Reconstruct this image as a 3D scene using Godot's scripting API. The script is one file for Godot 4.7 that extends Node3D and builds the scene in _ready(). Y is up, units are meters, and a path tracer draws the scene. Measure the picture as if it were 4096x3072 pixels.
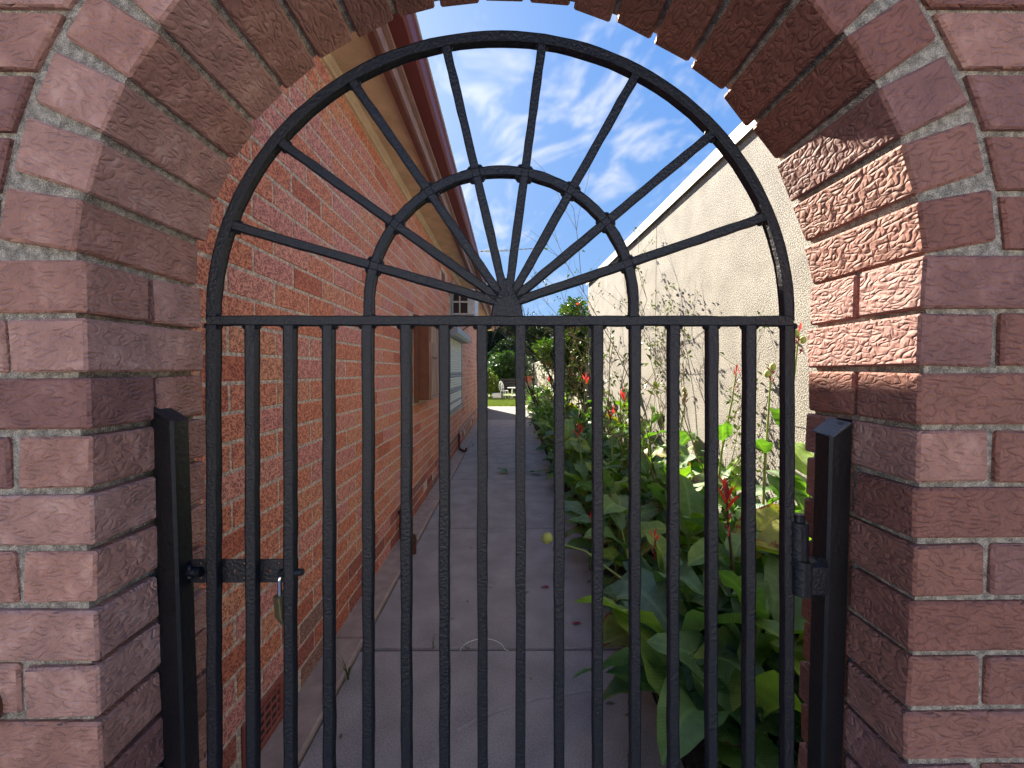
extends Node3D
# A brick archway with a black iron fan gate, and the side path behind it.

var M := {}
var cache := {}
var used := {}
var rng := RandomNumberGenerator.new()
const EYE := 1.26

# ------------------------------------------------------------------ mesh kit
class G:
	var v := PackedVector3Array()
	var n := PackedVector3Array()
	var uv := PackedVector2Array()
	var c := PackedColorArray()
	var ix := PackedInt32Array()
	var col := Color.WHITE
	var uvo := Vector2.ZERO

	func vert(p: Vector3, nn: Vector3, u: Vector2) -> int:
		v.append(p); n.append(nn); uv.append(u); c.append(col)
		return v.size() - 1

	func buv(p: Vector3, nn: Vector3) -> Vector2:
		var a := nn.abs()
		if a.x >= a.y and a.x >= a.z:
			return Vector2(p.z, -p.y) + uvo
		if a.y >= a.z:
			return Vector2(p.x, p.z) + uvo
		return Vector2(p.x, -p.y) + uvo

	func tri(a: Vector3, b: Vector3, d: Vector3, out: Vector3) -> void:
		var x := (b - a).cross(d - a)
		if x.length_squared() < 1e-18:
			return
		var flip := x.dot(out) > 0.0
		var nn := x.normalized() * (1.0 if flip else -1.0)
		var i := vert(a, nn, buv(a, nn)); vert(b, nn, buv(b, nn)); vert(d, nn, buv(d, nn))
		ix.append_array(PackedInt32Array([i, i + 2, i + 1] if flip else [i, i + 1, i + 2]))

	func quad(a: Vector3, b: Vector3, d: Vector3, e: Vector3, out: Vector3) -> void:
		var x := (d - a).cross(e - b)
		if x.length_squared() < 1e-18:
			return
		var flip := x.dot(out) > 0.0
		var nn := x.normalized() * (1.0 if flip else -1.0)
		var i := vert(a, nn, buv(a, nn)); vert(b, nn, buv(b, nn)); vert(d, nn, buv(d, nn)); vert(e, nn, buv(e, nn))
		ix.append_array(PackedInt32Array([i, i + 2, i + 1, i, i + 3, i + 2] if flip else [i, i + 1, i + 2, i, i + 2, i + 3]))

	# a box with chamfered edges: 44 triangles
	func cbox(at: Vector3, size: Vector3, ch := 0.002, bs := Basis(), jit := 0.0, r: RandomNumberGenerator = null) -> void:
		var h := size / 2.0
		ch = minf(ch, minf(h.x, minf(h.y, h.z)) * 0.9)
		var off := []
		for i in 8:
			off.append(Vector3(r.randf_range(-jit, jit), r.randf_range(-jit, jit), r.randf_range(-jit, jit)) if r and jit > 0.0 else Vector3.ZERO)
		var P := func(i: int, k: int) -> Vector3:
			var s := Vector3(1 if i & 1 else -1, 1 if i & 2 else -1, 1 if i & 4 else -1)
			var q := Vector3(h.x - ch, h.y - ch, h.z - ch)
			q[k] = h[k]
			return at + bs * (q * s + off[i])
		for k in 3:
			var a := (k + 1) % 3
			var b := (k + 2) % 3
			for s in 2:
				var o := Vector3.ZERO
				o[k] = 1.0 if s else -1.0
				var base := s << k
				quad(P.call(base, k), P.call(base | (1 << a), k), P.call(base | (1 << a) | (1 << b), k), P.call(base | (1 << b), k), bs * o)
		for k in 3:
			var a := (k + 1) % 3
			var b := (k + 2) % 3
			for sa in 2:
				for sb in 2:
					var i := (sa << a) | (sb << b)
					var j := i | (1 << k)
					var o := Vector3.ZERO
					o[a] = 1.0 if sa else -1.0
					o[b] = 1.0 if sb else -1.0
					quad(P.call(i, a), P.call(j, a), P.call(j, b), P.call(i, b), bs * o)
		for i in 8:
			var s := Vector3(1 if i & 1 else -1, 1 if i & 2 else -1, 1 if i & 4 else -1)
			tri(P.call(i, 0), P.call(i, 1), P.call(i, 2), bs * s)

	# a polygon in x and y, pulled from z0 to z1 (z0 < z1), its rims chamfered
	func extrude(poly: PackedVector2Array, z0: float, z1: float, ch := 0.0, t := Transform3D()) -> void:
		var mid := Vector2.ZERO
		for p in poly:
			mid += p
		mid /= poly.size()
		var cap := PackedVector2Array()
		for p in poly:
			cap.append(p + (mid - p).normalized() * ch * 1.4 if ch > 0.0 else p)
		var area := 0.0
		for i in poly.size():
			area += poly[i].cross(poly[(i + 1) % poly.size()])
		var tris := Geometry2D.triangulate_polygon(cap)
		for s in 2:
			var z := z1 if s else z0
			var out := t.basis * Vector3(0, 0, 1 if s else -1)
			for i in range(0, tris.size(), 3):
				var q := [cap[tris[i]], cap[tris[i + 1]], cap[tris[i + 2]]]
				tri(t * Vector3(q[0].x, q[0].y, z), t * Vector3(q[1].x, q[1].y, z), t * Vector3(q[2].x, q[2].y, z), out)
		for i in poly.size():
			var j := (i + 1) % poly.size()
			var d := poly[j] - poly[i]
			var o2 := Vector2(d.y, -d.x) * signf(area)
			var out := t.basis * Vector3(o2.x, o2.y, 0)
			var zz := [z0 + ch, z1 - ch]
			quad(t * Vector3(poly[i].x, poly[i].y, zz[0]), t * Vector3(poly[j].x, poly[j].y, zz[0]), t * Vector3(poly[j].x, poly[j].y, zz[1]), t * Vector3(poly[i].x, poly[i].y, zz[1]), out)
			if ch > 0.0:
				for s in 2:
					var z := z1 if s else z0
					quad(t * Vector3(poly[i].x, poly[i].y, zz[s]), t * Vector3(poly[j].x, poly[j].y, zz[s]), t * Vector3(cap[j].x, cap[j].y, z), t * Vector3(cap[i].x, cap[i].y, z), out + t.basis * Vector3(0, 0, (1 if s else -1) * o2.length()))

	# a smooth grid of rows of points; out tells the side that faces outward for the first cell
	func grid(rows: Array, uvs: Array = [], closed := false) -> void:
		var h := rows.size()
		var w: int = rows[0].size()
		var first := v.size()
		for j in h:
			for i in w:
				var i0 := (i - 1 + w) % w if closed else maxi(i - 1, 0)
				var i1 := (i + 1) % w if closed else mini(i + 1, w - 1)
				var dx: Vector3 = rows[j][i1] - rows[j][i0]
				var dy: Vector3 = rows[mini(j + 1, h - 1)][i] - rows[maxi(j - 1, 0)][i]
				var nn := dx.cross(dy).normalized()
				vert(rows[j][i], nn, uvs[j][i] if uvs else Vector2(float(i) / w, float(j) / h))
		for j in h - 1:
			for i in (w if closed else w - 1):
				var a := first + j * w + i
				var b := first + j * w + (i + 1) % w
				ix.append_array(PackedInt32Array([a, b + w, b, a, a + w, b + w]))

	func tube(pts: Array, rad: Array, sides := 8, caps := true) -> void:
		var rows := []
		var uvs := []
		var up := Vector3.UP if absf((pts[1] - pts[0]).normalized().y) < 0.9 else Vector3.RIGHT
		var along := 0.0
		for k in pts.size():
			var d: Vector3 = (pts[mini(k + 1, pts.size() - 1)] - pts[maxi(k - 1, 0)]).normalized()
			var a := up.cross(d).normalized()
			up = d.cross(a).normalized()
			var row := []
			var ur := []
			if k > 0:
				along += (pts[k] - pts[k - 1]).length()
			for i in sides:
				var t := TAU * i / sides
				row.append(pts[k] + (a * cos(t) + up * sin(t)) * float(rad[k] if k < rad.size() else rad[-1]))
				ur.append(Vector2(float(i) / sides * 0.06, along))
			rows.append(row)
			uvs.append(ur)
		grid(rows, uvs, true)
		if caps:
			for e in [0, pts.size() - 1]:
				var out: Vector3 = (pts[0] - pts[1]) if e == 0 else (pts[-1] - pts[-2])
				for i in range(1, sides - 1):
					tri(rows[e][0], rows[e][i], rows[e][i + 1], out)

	# a square bar bent along points that lie in a plane z = const
	func square_sweep(pts: Array, w: float, depth: float, nz: FastNoiseLite = null) -> void:
		var rings := []
		for k in pts.size():
			var d: Vector3 = (pts[mini(k + 1, pts.size() - 1)] - pts[maxi(k - 1, 0)]).normalized()
			var side := Vector3(d.y, -d.x, 0)
			var ww := w
			if nz:
				ww += nz.get_noise_2d(k * 9.0, w * 1000.0) * 0.0016
			var ch := 0.0013
			var q := []
			for s in [[-1, -1, 0], [-1, -1, 1], [-1, 1, 1], [-1, 1, 0], [1, 1, 0], [1, 1, 1], [1, -1, 1], [1, -1, 0]]:
				var fx: float = ww / 2 - (ch if s[2] == 1 else 0.0)
				var fz: float = depth / 2 - (0.0 if s[2] == 1 else ch)
				q.append(pts[k] + side * fx * s[0] + Vector3(0, 0, fz * s[1]))
			rings.append(q)
		for k in pts.size() - 1:
			var mid: Vector3 = (pts[k] + pts[k + 1]) / 2
			for i in 8:
				var j := (i + 1) % 8
				quad(rings[k][i], rings[k][j], rings[k + 1][j], rings[k + 1][i], (rings[k][i] + rings[k][j]) / 2 + (rings[k + 1][i] + rings[k + 1][j]) / 2 - 2 * mid)
		for e in [0, pts.size() - 1]:
			var out: Vector3 = (pts[0] - pts[1]) if e == 0 else (pts[-1] - pts[-2])
			for i in range(1, 7):
				tri(rings[e][0], rings[e][i], rings[e][i + 1], out)

	func blob(at: Vector3, r: Vector3, rings := 5, sides := 8) -> void:
		var rows := []
		for j in rings + 1:
			var th := PI * j / rings
			var row := []
			for i in sides:
				var ph := TAU * i / sides
				row.append(at + Vector3(sin(th) * cos(ph), cos(th), sin(th) * sin(ph)) * r)
			rows.append(row)
		grid(rows, [], true)

	func mesh() -> ArrayMesh:
		var m := ArrayMesh.new()
		var a := []
		a.resize(Mesh.ARRAY_MAX)
		a[Mesh.ARRAY_VERTEX] = v
		a[Mesh.ARRAY_NORMAL] = n
		a[Mesh.ARRAY_TEX_UV] = uv
		a[Mesh.ARRAY_COLOR] = c
		a[Mesh.ARRAY_INDEX] = ix
		m.add_surface_from_arrays(Mesh.PRIMITIVE_TRIANGLES, a)
		return m

# ------------------------------------------------------------------ scene kit
func numbered(called: String) -> String:
	used[called] = used.get(called, -1) + 1
	return called if used[called] == 0 else "%s_%03d" % [called, used[called]]

func tag(o: Node3D, label: String, category := "", group := "", kind := "") -> Node3D:
	if label: o.set_meta("label", label)
	if category: o.set_meta("category", category)
	if group: o.set_meta("group", group)
	if kind: o.set_meta("kind", kind)
	return o

func thing(called: String, label: String, category: String, at := Vector3.ZERO, group := "") -> Node3D:
	var o := Node3D.new()
	o.name = numbered(called)
	add_child(o)
	o.position = at
	tag(o, label, category, group)
	return o

# a mesh given in world coordinates (g) or shared (Mesh), as a named node under a parent
func obj(called: String, g, mat: Material, parent: Node3D = null, at := Vector3.ZERO) -> MeshInstance3D:
	var o := MeshInstance3D.new()
	o.mesh = g.mesh() if g is G else g
	o.material_override = mat
	if parent == null:
		o.name = numbered(called)
		add_child(o)
	else:
		var k := 0
		var nm := called
		while parent.has_node(NodePath(nm)):
			k += 1
			nm = "%s_%03d" % [called, k]
		o.name = nm
		parent.add_child(o, true)
	o.position = at
	return o

var counters := {}
func piece(called: String, m: Mesh, mat: Material, parent: Node3D, tr: Transform3D) -> MeshInstance3D:
	var key := str(parent.get_instance_id()) + called
	counters[key] = counters.get(key, -1) + 1
	var o := MeshInstance3D.new()
	o.mesh = m
	o.material_override = mat
	o.name = called if counters[key] == 0 else "%s_%03d" % [called, counters[key]]
	parent.add_child(o)
	o.transform = tr
	return o

func lin(r: float, g: float, b: float) -> Color:
	return Color(r, g, b).linear_to_srgb()

func tex(im: Image) -> ImageTexture:
	return ImageTexture.create_from_image(im)

func noise(freq: float, sd: int, kind := FastNoiseLite.TYPE_SIMPLEX_SMOOTH, oct := 1, ridged := false, warp := 0.0, wf := 0.02) -> FastNoiseLite:
	var z := FastNoiseLite.new()
	z.noise_type = kind
	z.frequency = freq
	z.seed = sd
	z.fractal_type = (FastNoiseLite.FRACTAL_RIDGED if ridged else FastNoiseLite.FRACTAL_FBM) if oct > 1 or ridged else FastNoiseLite.FRACTAL_NONE
	z.fractal_octaves = oct
	if warp > 0.0:
		z.domain_warp_enabled = true
		z.domain_warp_amplitude = warp
		z.domain_warp_frequency = wf
		z.domain_warp_fractal_type = FastNoiseLite.DOMAIN_WARP_FRACTAL_NONE
	return z

func sheet(z: FastNoiseLite, s: int) -> PackedByteArray:
	var im := z.get_seamless_image(s, s)
	im.convert(Image.FORMAT_L8)
	return im.get_data()

func grey(d: PackedByteArray, s: int) -> ImageTexture:
	return tex(Image.create_from_data(s, s, false, Image.FORMAT_L8, d))

func mat(called: String, color: Color, rough := 0.8, tile := 1.0, al: Texture2D = null, bump: Texture2D = null, depth_mm := 0.0) -> StandardMaterial3D:
	var m := StandardMaterial3D.new()
	m.resource_name = called
	m.albedo_color = color
	m.roughness = rough
	m.albedo_texture = al
	if bump:
		m.heightmap_enabled = true
		m.heightmap_texture = bump
		m.heightmap_scale = depth_mm / 10.0
	m.uv1_scale = Vector3(1.0 / tile, 1.0 / tile, 1)
	M[called] = m
	return m

# ------------------------------------------------------------------ textures and materials
func make_materials() -> void:
	var S := 1024
	# crinkled face of the arch bricks
	var wr := sheet(noise(0.024, 11, FastNoiseLite.TYPE_SIMPLEX_SMOOTH, 1, false, 16.0, 0.03), S)
	var long := noise(0.030, 15, FastNoiseLite.TYPE_SIMPLEX_SMOOTH, 1, false, 14.0, 0.03).get_seamless_image(S / 2, S)
	long.resize(S, S, Image.INTERPOLATE_CUBIC)
	long.convert(Image.FORMAT_L8)
	var ce := long.get_data()
	var wf := sheet(noise(0.022, 12, FastNoiseLite.TYPE_SIMPLEX_SMOOTH, 2), S)
	var patch := sheet(noise(0.006, 13, FastNoiseLite.TYPE_SIMPLEX_SMOOTH, 3), S)
	var grain := sheet(noise(0.25, 14, FastNoiseLite.TYPE_SIMPLEX, 2), S)
	var hb := PackedByteArray(); hb.resize(S * S)
	var a1 := PackedByteArray(); a1.resize(S * S * 3)
	var a2 := PackedByteArray(); a2.resize(S * S * 3)
	for i in S * S:
		# crumpled: pillows between two sets of sharp creases, calmer in places
		var b1 := pow(minf(absf(wr[i] / 255.0 - 0.5) * 3.2, 1.0), 0.55)
		var b2 := pow(minf(absf(ce[i] / 255.0 - 0.5) * 3.2, 1.0), 0.55)
		var calm := clampf((patch[(i * 3 + 5000) % (S * S)] / 255.0 - 0.25) * 3.0, 0.30, 1.0)
		var low := minf(b1 * 0.65 + 0.35, b2)
		var crease := clampf(1.0 - low * 1.6, 0.0, 1.0) * calm
		var h := 0.62 + (low - 0.62) * 0.62 * calm + (wf[i] / 255.0 - 0.5) * 0.34 + (grain[i] / 255.0 - 0.5) * 0.04
		hb[i] = int(clampf(h, 0, 1) * 255)
		var p := patch[i] / 255.0
		var g := grain[i] / 255.0
		var t := 0.86 + p * 0.18 + (g - 0.5) * 0.20
		a1[i * 3] = int(clampf(t * (1.0 - 0.12 * crease), 0, 1) * 252); a1[i * 3 + 1] = int(clampf(t * 0.985 * (1.0 - 0.15 * crease), 0, 1) * 250); a1[i * 3 + 2] = int(clampf(t * 0.97 * (1.0 - 0.15 * crease), 0, 1) * 250)
		# lime bloom: pale in patches, breaking up along the crinkles
		var e := clampf((p - 0.52) * 4.0, 0, 1) * clampf((wf[i] / 255.0 - 0.30) * 2.6, 0, 1) * (0.55 + 0.45 * g)
		a2[i * 3] = int(lerpf(t * 232, 250, e)); a2[i * 3 + 1] = int(lerpf(t * 220, 252, e)); a2[i * 3 + 2] = int(lerpf(t * 220, 255, e))
	var t_h := grey(hb, S)
	var t_1 := tex(Image.create_from_data(S, S, false, Image.FORMAT_RGB8, a1))
	var t_2 := tex(Image.create_from_data(S, S, false, Image.FORMAT_RGB8, a2))
	var tones := [[0.30, 0.125, 0.085], [0.28, 0.118, 0.085], [0.325, 0.145, 0.105], [0.265, 0.105, 0.073], [0.33, 0.160, 0.125], [0.50, 0.265, 0.190], [0.58, 0.335, 0.255], [0.59, 0.32, 0.230]]  # last tones lightened: the left side's stronger light is put into them
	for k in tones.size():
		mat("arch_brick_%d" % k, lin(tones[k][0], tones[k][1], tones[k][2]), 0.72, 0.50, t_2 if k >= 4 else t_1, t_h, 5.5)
	# stamped comma marks of the house bricks
	var s2 := 512
	var hh := PackedByteArray(); hh.resize(s2 * s2); hh.fill(225)
	var r := RandomNumberGenerator.new(); r.seed = 5
	for q in 1350:
		var cx := r.randf() * s2
		var cy := r.randf() * s2
		var rad := r.randf_range(3.0, 7.0)
		var a0 := r.randf() * TAU
		var span := r.randf_range(1.2, 4.2)
		var th := r.randf_range(1.2, 2.2)
		var steps := int(rad * span / 1.1) + 2
		for st in steps:
			var a := a0 + span * st / steps
			var x := cx + cos(a) * rad
			var y := cy + sin(a) * rad
			for dy in range(-2, 3):
				for dx in range(-2, 3):
					var dd := sqrt(dx * dx + dy * dy)
					if dd <= th + 0.5:
						var at := (int(y + dy + s2) % s2) * s2 + int(x + dx + s2) % s2
						hh[at] = mini(hh[at], int(60 + 80 * clampf(dd / (th + 0.5), 0, 1)))
	var hn := sheet(noise(0.02, 21, FastNoiseLite.TYPE_SIMPLEX_SMOOTH, 3), s2)
	var hg := sheet(noise(0.3, 22, FastNoiseLite.TYPE_SIMPLEX), s2)
	var ha := PackedByteArray(); ha.resize(s2 * s2 * 3)
	for i in s2 * s2:
		var d := (225 - hh[i]) / 165.0
		var t := 0.97 + (hn[i] / 255.0 - 0.5) * 0.22 + (hg[i] / 255.0 - 0.5) * 0.12
		ha[i * 3] = int(clampf(t * (1.0 - 0.28 * d), 0, 1) * 255); ha[i * 3 + 1] = int(clampf(t * (1.0 - 0.44 * d), 0, 1) * 255); ha[i * 3 + 2] = int(clampf(t * (1.0 - 0.40 * d), 0, 1) * 255)
		hh[i] = clampi(hh[i] + int((hg[i] - 128) * 0.10), 0, 255)
	var t_hh := grey(hh, s2)
	var t_ha := tex(Image.create_from_data(s2, s2, false, Image.FORMAT_RGB8, ha))
	var ht := [[0.82, 0.31, 0.165], [0.83, 0.36, 0.19], [0.80, 0.285, 0.14], [0.83, 0.36, 0.24], [0.66, 0.20, 0.10], [0.79, 0.33, 0.24], [0.46, 0.14, 0.09], [0.38, 0.20, 0.14]]
	for k in ht.size():
		mat("house_brick_%d" % k, lin(ht[k][0], ht[k][1], ht[k][2]), 0.75, 0.30, t_ha, t_hh, 2.6)
	mat("house_brick_far", Color.WHITE, 0.75, 0.30, t_ha, t_hh, 2.6).vertex_color_use_as_albedo = true
	# mortar
	var mb := sheet(noise(0.12, 31, FastNoiseLite.TYPE_SIMPLEX, 3), s2)
	var ml := sheet(noise(0.02, 32, FastNoiseLite.TYPE_SIMPLEX, 3), s2)
	var mc := PackedByteArray(); mc.resize(s2 * s2)
	for i in s2 * s2:
		mc[i] = clampi(int(205 + (mb[i] - 128) * 0.36 + (ml[i] - 128) * 0.40), 0, 255)
	mat("mortar", lin(0.60, 0.53, 0.43), 0.95, 0.22, grey(mc, s2), grey(mb, s2), 3.0)
	mat("house_mortar", lin(1.0, 0.80, 0.60), 0.95, 0.22, M.mortar.albedo_texture, M.mortar.heightmap_texture, 2.0)
	# painted iron: lumpy, with dust and chips
	var il := sheet(noise(0.035, 41, FastNoiseLite.TYPE_SIMPLEX, 3), s2)
	var ip := sheet(noise(0.05, 42, FastNoiseLite.TYPE_CELLULAR), s2)
	var ia := PackedByteArray(); ia.resize(s2 * s2 * 3)
	for i in s2 * s2:
		var d := clampf((il[(i * 3 + 999) % (s2 * s2)] / 255.0 - 0.60) * 3.4, 0, 1)
		var t := 0.40 + 0.6 * d
		var ru := clampf((ip[i] / 255.0 - 0.82) * 6.0, 0, 1) * clampf((il[(i * 5 + 333) % (s2 * s2)] / 255.0 - 0.5) * 5.0, 0, 1)
		ia[i * 3] = int(lerpf(t * 235, 240, ru)); ia[i * 3 + 1] = int(lerpf(t * 240, 150, ru)); ia[i * 3 + 2] = int(lerpf(t * 255, 110, ru))
	var t_il := grey(il, s2)
	mat("iron", lin(0.024, 0.026, 0.043), 0.5, 0.16, tex(Image.create_from_data(s2, s2, false, Image.FORMAT_RGB8, ia)), t_il, 0.8)
	mat("iron_post", lin(0.018, 0.017, 0.024), 0.45, 0.30, M.iron.albedo_texture, t_il, 0.5)
	# render coat of the neighbour's wall
	var st := sheet(noise(0.11, 51, FastNoiseLite.TYPE_SIMPLEX, 2), S)
	var sl := sheet(noise(0.004, 52, FastNoiseLite.TYPE_SIMPLEX, 4), S)
	var sa := PackedByteArray(); sa.resize(S * S)
	for i in S * S:
		sa[i] = clampi(int(212 + (st[i] - 128) * 0.60 + (sl[((i / S) / 5) * S + (i % S)] - 128) * 0.0 + (sl[i] - 128) * 0.15), 0, 255)
	mat("render_coat", lin(0.385, 0.358, 0.310), 0.92, 1.25, grey(sa, S), grey(st, S), 2.2)
	# concrete
	var ca := PackedByteArray(); ca.resize(S * S)
	var cl := sheet(noise(0.007, 61, FastNoiseLite.TYPE_SIMPLEX, 5), S)
	for i in S * S:
		var sp := 40 if grain[i] > 214 else 0
		ca[i] = clampi(int(222 + (cl[i] - 128) * 0.16 + (grain[i] - 128) * 0.24 - sp * 0.5), 0, 255)
	var t_ca := grey(ca, S)
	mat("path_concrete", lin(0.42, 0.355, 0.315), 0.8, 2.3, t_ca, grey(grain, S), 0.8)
	mat("sunlit_tone_concrete", lin(0.19, 0.178, 0.165), 0.85, 1.9, t_ca, M.path_concrete.heightmap_texture, 0.8)
	mat("plinth_concrete", lin(0.50, 0.36, 0.28), 0.9, 0.9, t_ca, M.path_concrete.heightmap_texture, 1.2)
	mat("street_concrete", lin(0.60, 0.56, 0.51), 0.9, 2.3, t_ca)
	mat("soil", lin(0.060, 0.040, 0.026), 1.0, 0.5, t_ca, M.mortar.heightmap_texture, 14.0)
	mat("earth", lin(0.10, 0.115, 0.05), 1.0, 3.0, t_ca)
	mat("lawn_ground", lin(0.19, 0.27, 0.05), 1.0, 0.8, t_ca)
	# timber and paint
	var gw := PackedByteArray(); gw.resize(s2 * s2)
	for y in s2:
		for x in s2:
			gw[y * s2 + x] = clampi(int(205 + (ml[(y / 12) * s2 + (x * 3) % s2] - 128) * 0.55 + (hg[y * s2 + x] - 128) * 0.08), 0, 255)
	mat("weathered_timber", lin(0.50, 0.31, 0.22), 0.85, 0.5, grey(gw, s2), grey(gw, s2), 1.5)
	mat("brown_paint", lin(0.215, 0.072, 0.032), 0.5, 0.9, t_ca)
	mat("cream_paint", lin(0.86, 0.66, 0.46), 0.6, 1.5, t_ca)
	mat("fascia_brown", lin(0.20, 0.068, 0.050), 0.5, 1.0, t_ca)
	mat("fascia_pink", lin(0.40, 0.235, 0.20), 0.6, 1.0, t_ca)
	mat("gutter_maroon", lin(0.15, 0.028, 0.030), 0.6, 1.0)
	mat("roof_iron", lin(0.50, 0.49, 0.48), 0.45)
	mat("white_metal", lin(0.80, 0.79, 0.76), 0.35)
	mat("shutter_cream", lin(0.66, 0.65, 0.53), 0.5)
	mat("shutter_grey", lin(0.22, 0.23, 0.245), 0.5)
	mat("box_grey", lin(0.27, 0.30, 0.34), 0.4)
	mat("appliance_white", lin(0.74, 0.70, 0.66), 0.5, 0.8, t_ca)
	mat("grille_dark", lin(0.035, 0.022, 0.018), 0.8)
	mat("terracotta", lin(0.34, 0.085, 0.055), 0.7, 0.3, t_1)
	mat("pipe_rust", lin(0.17, 0.060, 0.035), 0.7, 0.15, grey(mc, s2), grey(mb, s2), 1.5)
	mat("pipe_grey", lin(0.20, 0.18, 0.17), 0.5)
	var ch := mat("chrome", lin(0.75, 0.75, 0.75), 0.12); ch.metallic = 1.0
	var br := mat("brass_old", lin(0.21, 0.17, 0.085), 0.42); br.metallic = 0.75
	var al := mat("antenna_metal", lin(0.07, 0.075, 0.085), 0.7); al.metallic = 0.0
	mat("fence_steel", lin(0.62, 0.60, 0.49), 0.5)
	mat("fence_dark", lin(0.085, 0.105, 0.11), 0.5)
	mat("white_paint", lin(0.80, 0.79, 0.75), 0.4)
	mat("old_timber", lin(0.13, 0.11, 0.09), 0.9, 0.5, grey(gw, s2))
	mat("pot_grey", lin(0.20, 0.17, 0.14), 0.9, 0.5, t_ca)
	mat("chalk", lin(0.40, 0.37, 0.37), 0.9, 0.3, t_ca)
	# plants
	var lw := 128
	var lh := 512
	var lb := PackedByteArray(); lb.resize(lw * lh * 3)
	var lv := PackedByteArray(); lv.resize(lw * lh)
	for y in lh:
		for x in lw:
			var s := absf(float(x) / lw - 0.5) * 2.0
			var ph := (float(y) / lh * 46.0 - s * 6.5)
			var vein := pow(absf(cos(ph * PI)), 6.0) * (0.3 + 0.7 * (1.0 - s))
			var rib := clampf(1.0 - s * 9.0, 0, 1)
			var mo := hn[(y % s2) * s2 + x] / 255.0 - 0.5
			var t := 0.80 + vein * 0.15 + rib * 0.20 + mo * 0.16
			lb[(y * lw + x) * 3] = int(clampf(t + rib * 0.10, 0, 1) * 255); lb[(y * lw + x) * 3 + 1] = int(clampf(t + 0.02, 0, 1) * 255); lb[(y * lw + x) * 3 + 2] = int(clampf(t + rib * 0.05, 0, 1) * 255)
			lv[y * lw + x] = int(clampf(0.72 - vein * 0.42 - rib * 0.25, 0, 1) * 255)
	var lc := lb.duplicate()
	for y in lh:
		for x in lw:
			var s := absf(float(x) / lw - 0.5) * 2.0
			var nn := hn[(y % s2) * s2 + (x * 2) % s2] / 255.0
			var w := clampf((maxf(s - 0.80, (float(y) / lh - 0.86) * 2.2) + (nn - 0.5) * 0.55) * 7.0, 0, 1)
			var q := (y * lw + x) * 3
			lc[q] = int(lerpf(lc[q], 190, w)); lc[q + 1] = int(lerpf(lc[q + 1], 92, w)); lc[q + 2] = int(lerpf(lc[q + 2], 110, w))
	var t_lc := tex(Image.create_from_data(lw, lh, false, Image.FORMAT_RGB8, lc))
	var t_lb := tex(Image.create_from_data(lw, lh, false, Image.FORMAT_RGB8, lb))
	var t_lv := tex(Image.create_from_data(lw, lh, false, Image.FORMAT_L8, lv))
	var greens := {"leaf_mid": [0.22, 0.37, 0.13], "leaf_blue": [0.20, 0.33, 0.20], "leaf_dark": [0.14, 0.27, 0.11], "leaf_lime": [0.34, 0.48, 0.10], "leaf_yellow": [0.46, 0.44, 0.12], "leaf_dry": [0.20, 0.12, 0.06], "leaf_worn": [0.25, 0.36, 0.12]}
	for k in greens:
		var m := mat(k, lin(greens[k][0], greens[k][1], greens[k][2]), 0.46, 1.0, t_lc if k in ["leaf_worn", "leaf_yellow"] else t_lb, t_lv, 3.0)
		m.uv1_scale = Vector3.ONE
		m.metallic_specular = 0.5
		if k != "leaf_dry":
			m.backlight_enabled = true
			m.backlight = lin(0.56, 0.80, 0.10) if k != "leaf_dark" else lin(0.34, 0.50, 0.08)
	for d in [["tree_leaf", 0.75, 0.45], ["shrub_leaf", 0.8, 0.35], ["dull_leaf", 0.7, 0.6]]:
		var m := mat(d[0], Color(d[1], d[1], d[1]), d[2])
		m.vertex_color_use_as_albedo = true
		m.backlight_enabled = true
		m.backlight = lin(0.30, 0.45, 0.10)
	mat("stem_green", lin(0.17, 0.22, 0.05), 0.5)
	mat("stem_dark", lin(0.045, 0.030, 0.022), 0.7)
	mat("twig", lin(0.19, 0.15, 0.085), 0.85)
	mat("bark", lin(0.085, 0.068, 0.052), 0.95, 0.3, grey(mc, s2), grey(mb, s2), 8.0)
	var pr := mat("petal_red", lin(0.62, 0.028, 0.030), 0.5)
	pr.backlight_enabled = true
	pr.backlight = lin(0.7, 0.06, 0.05)
	mat("petal_old", lin(0.23, 0.02, 0.03), 0.6)
	mat("pod_green", lin(0.30, 0.35, 0.09), 0.6)
	mat("pod_brown", lin(0.16, 0.085, 0.035), 0.8)

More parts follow.
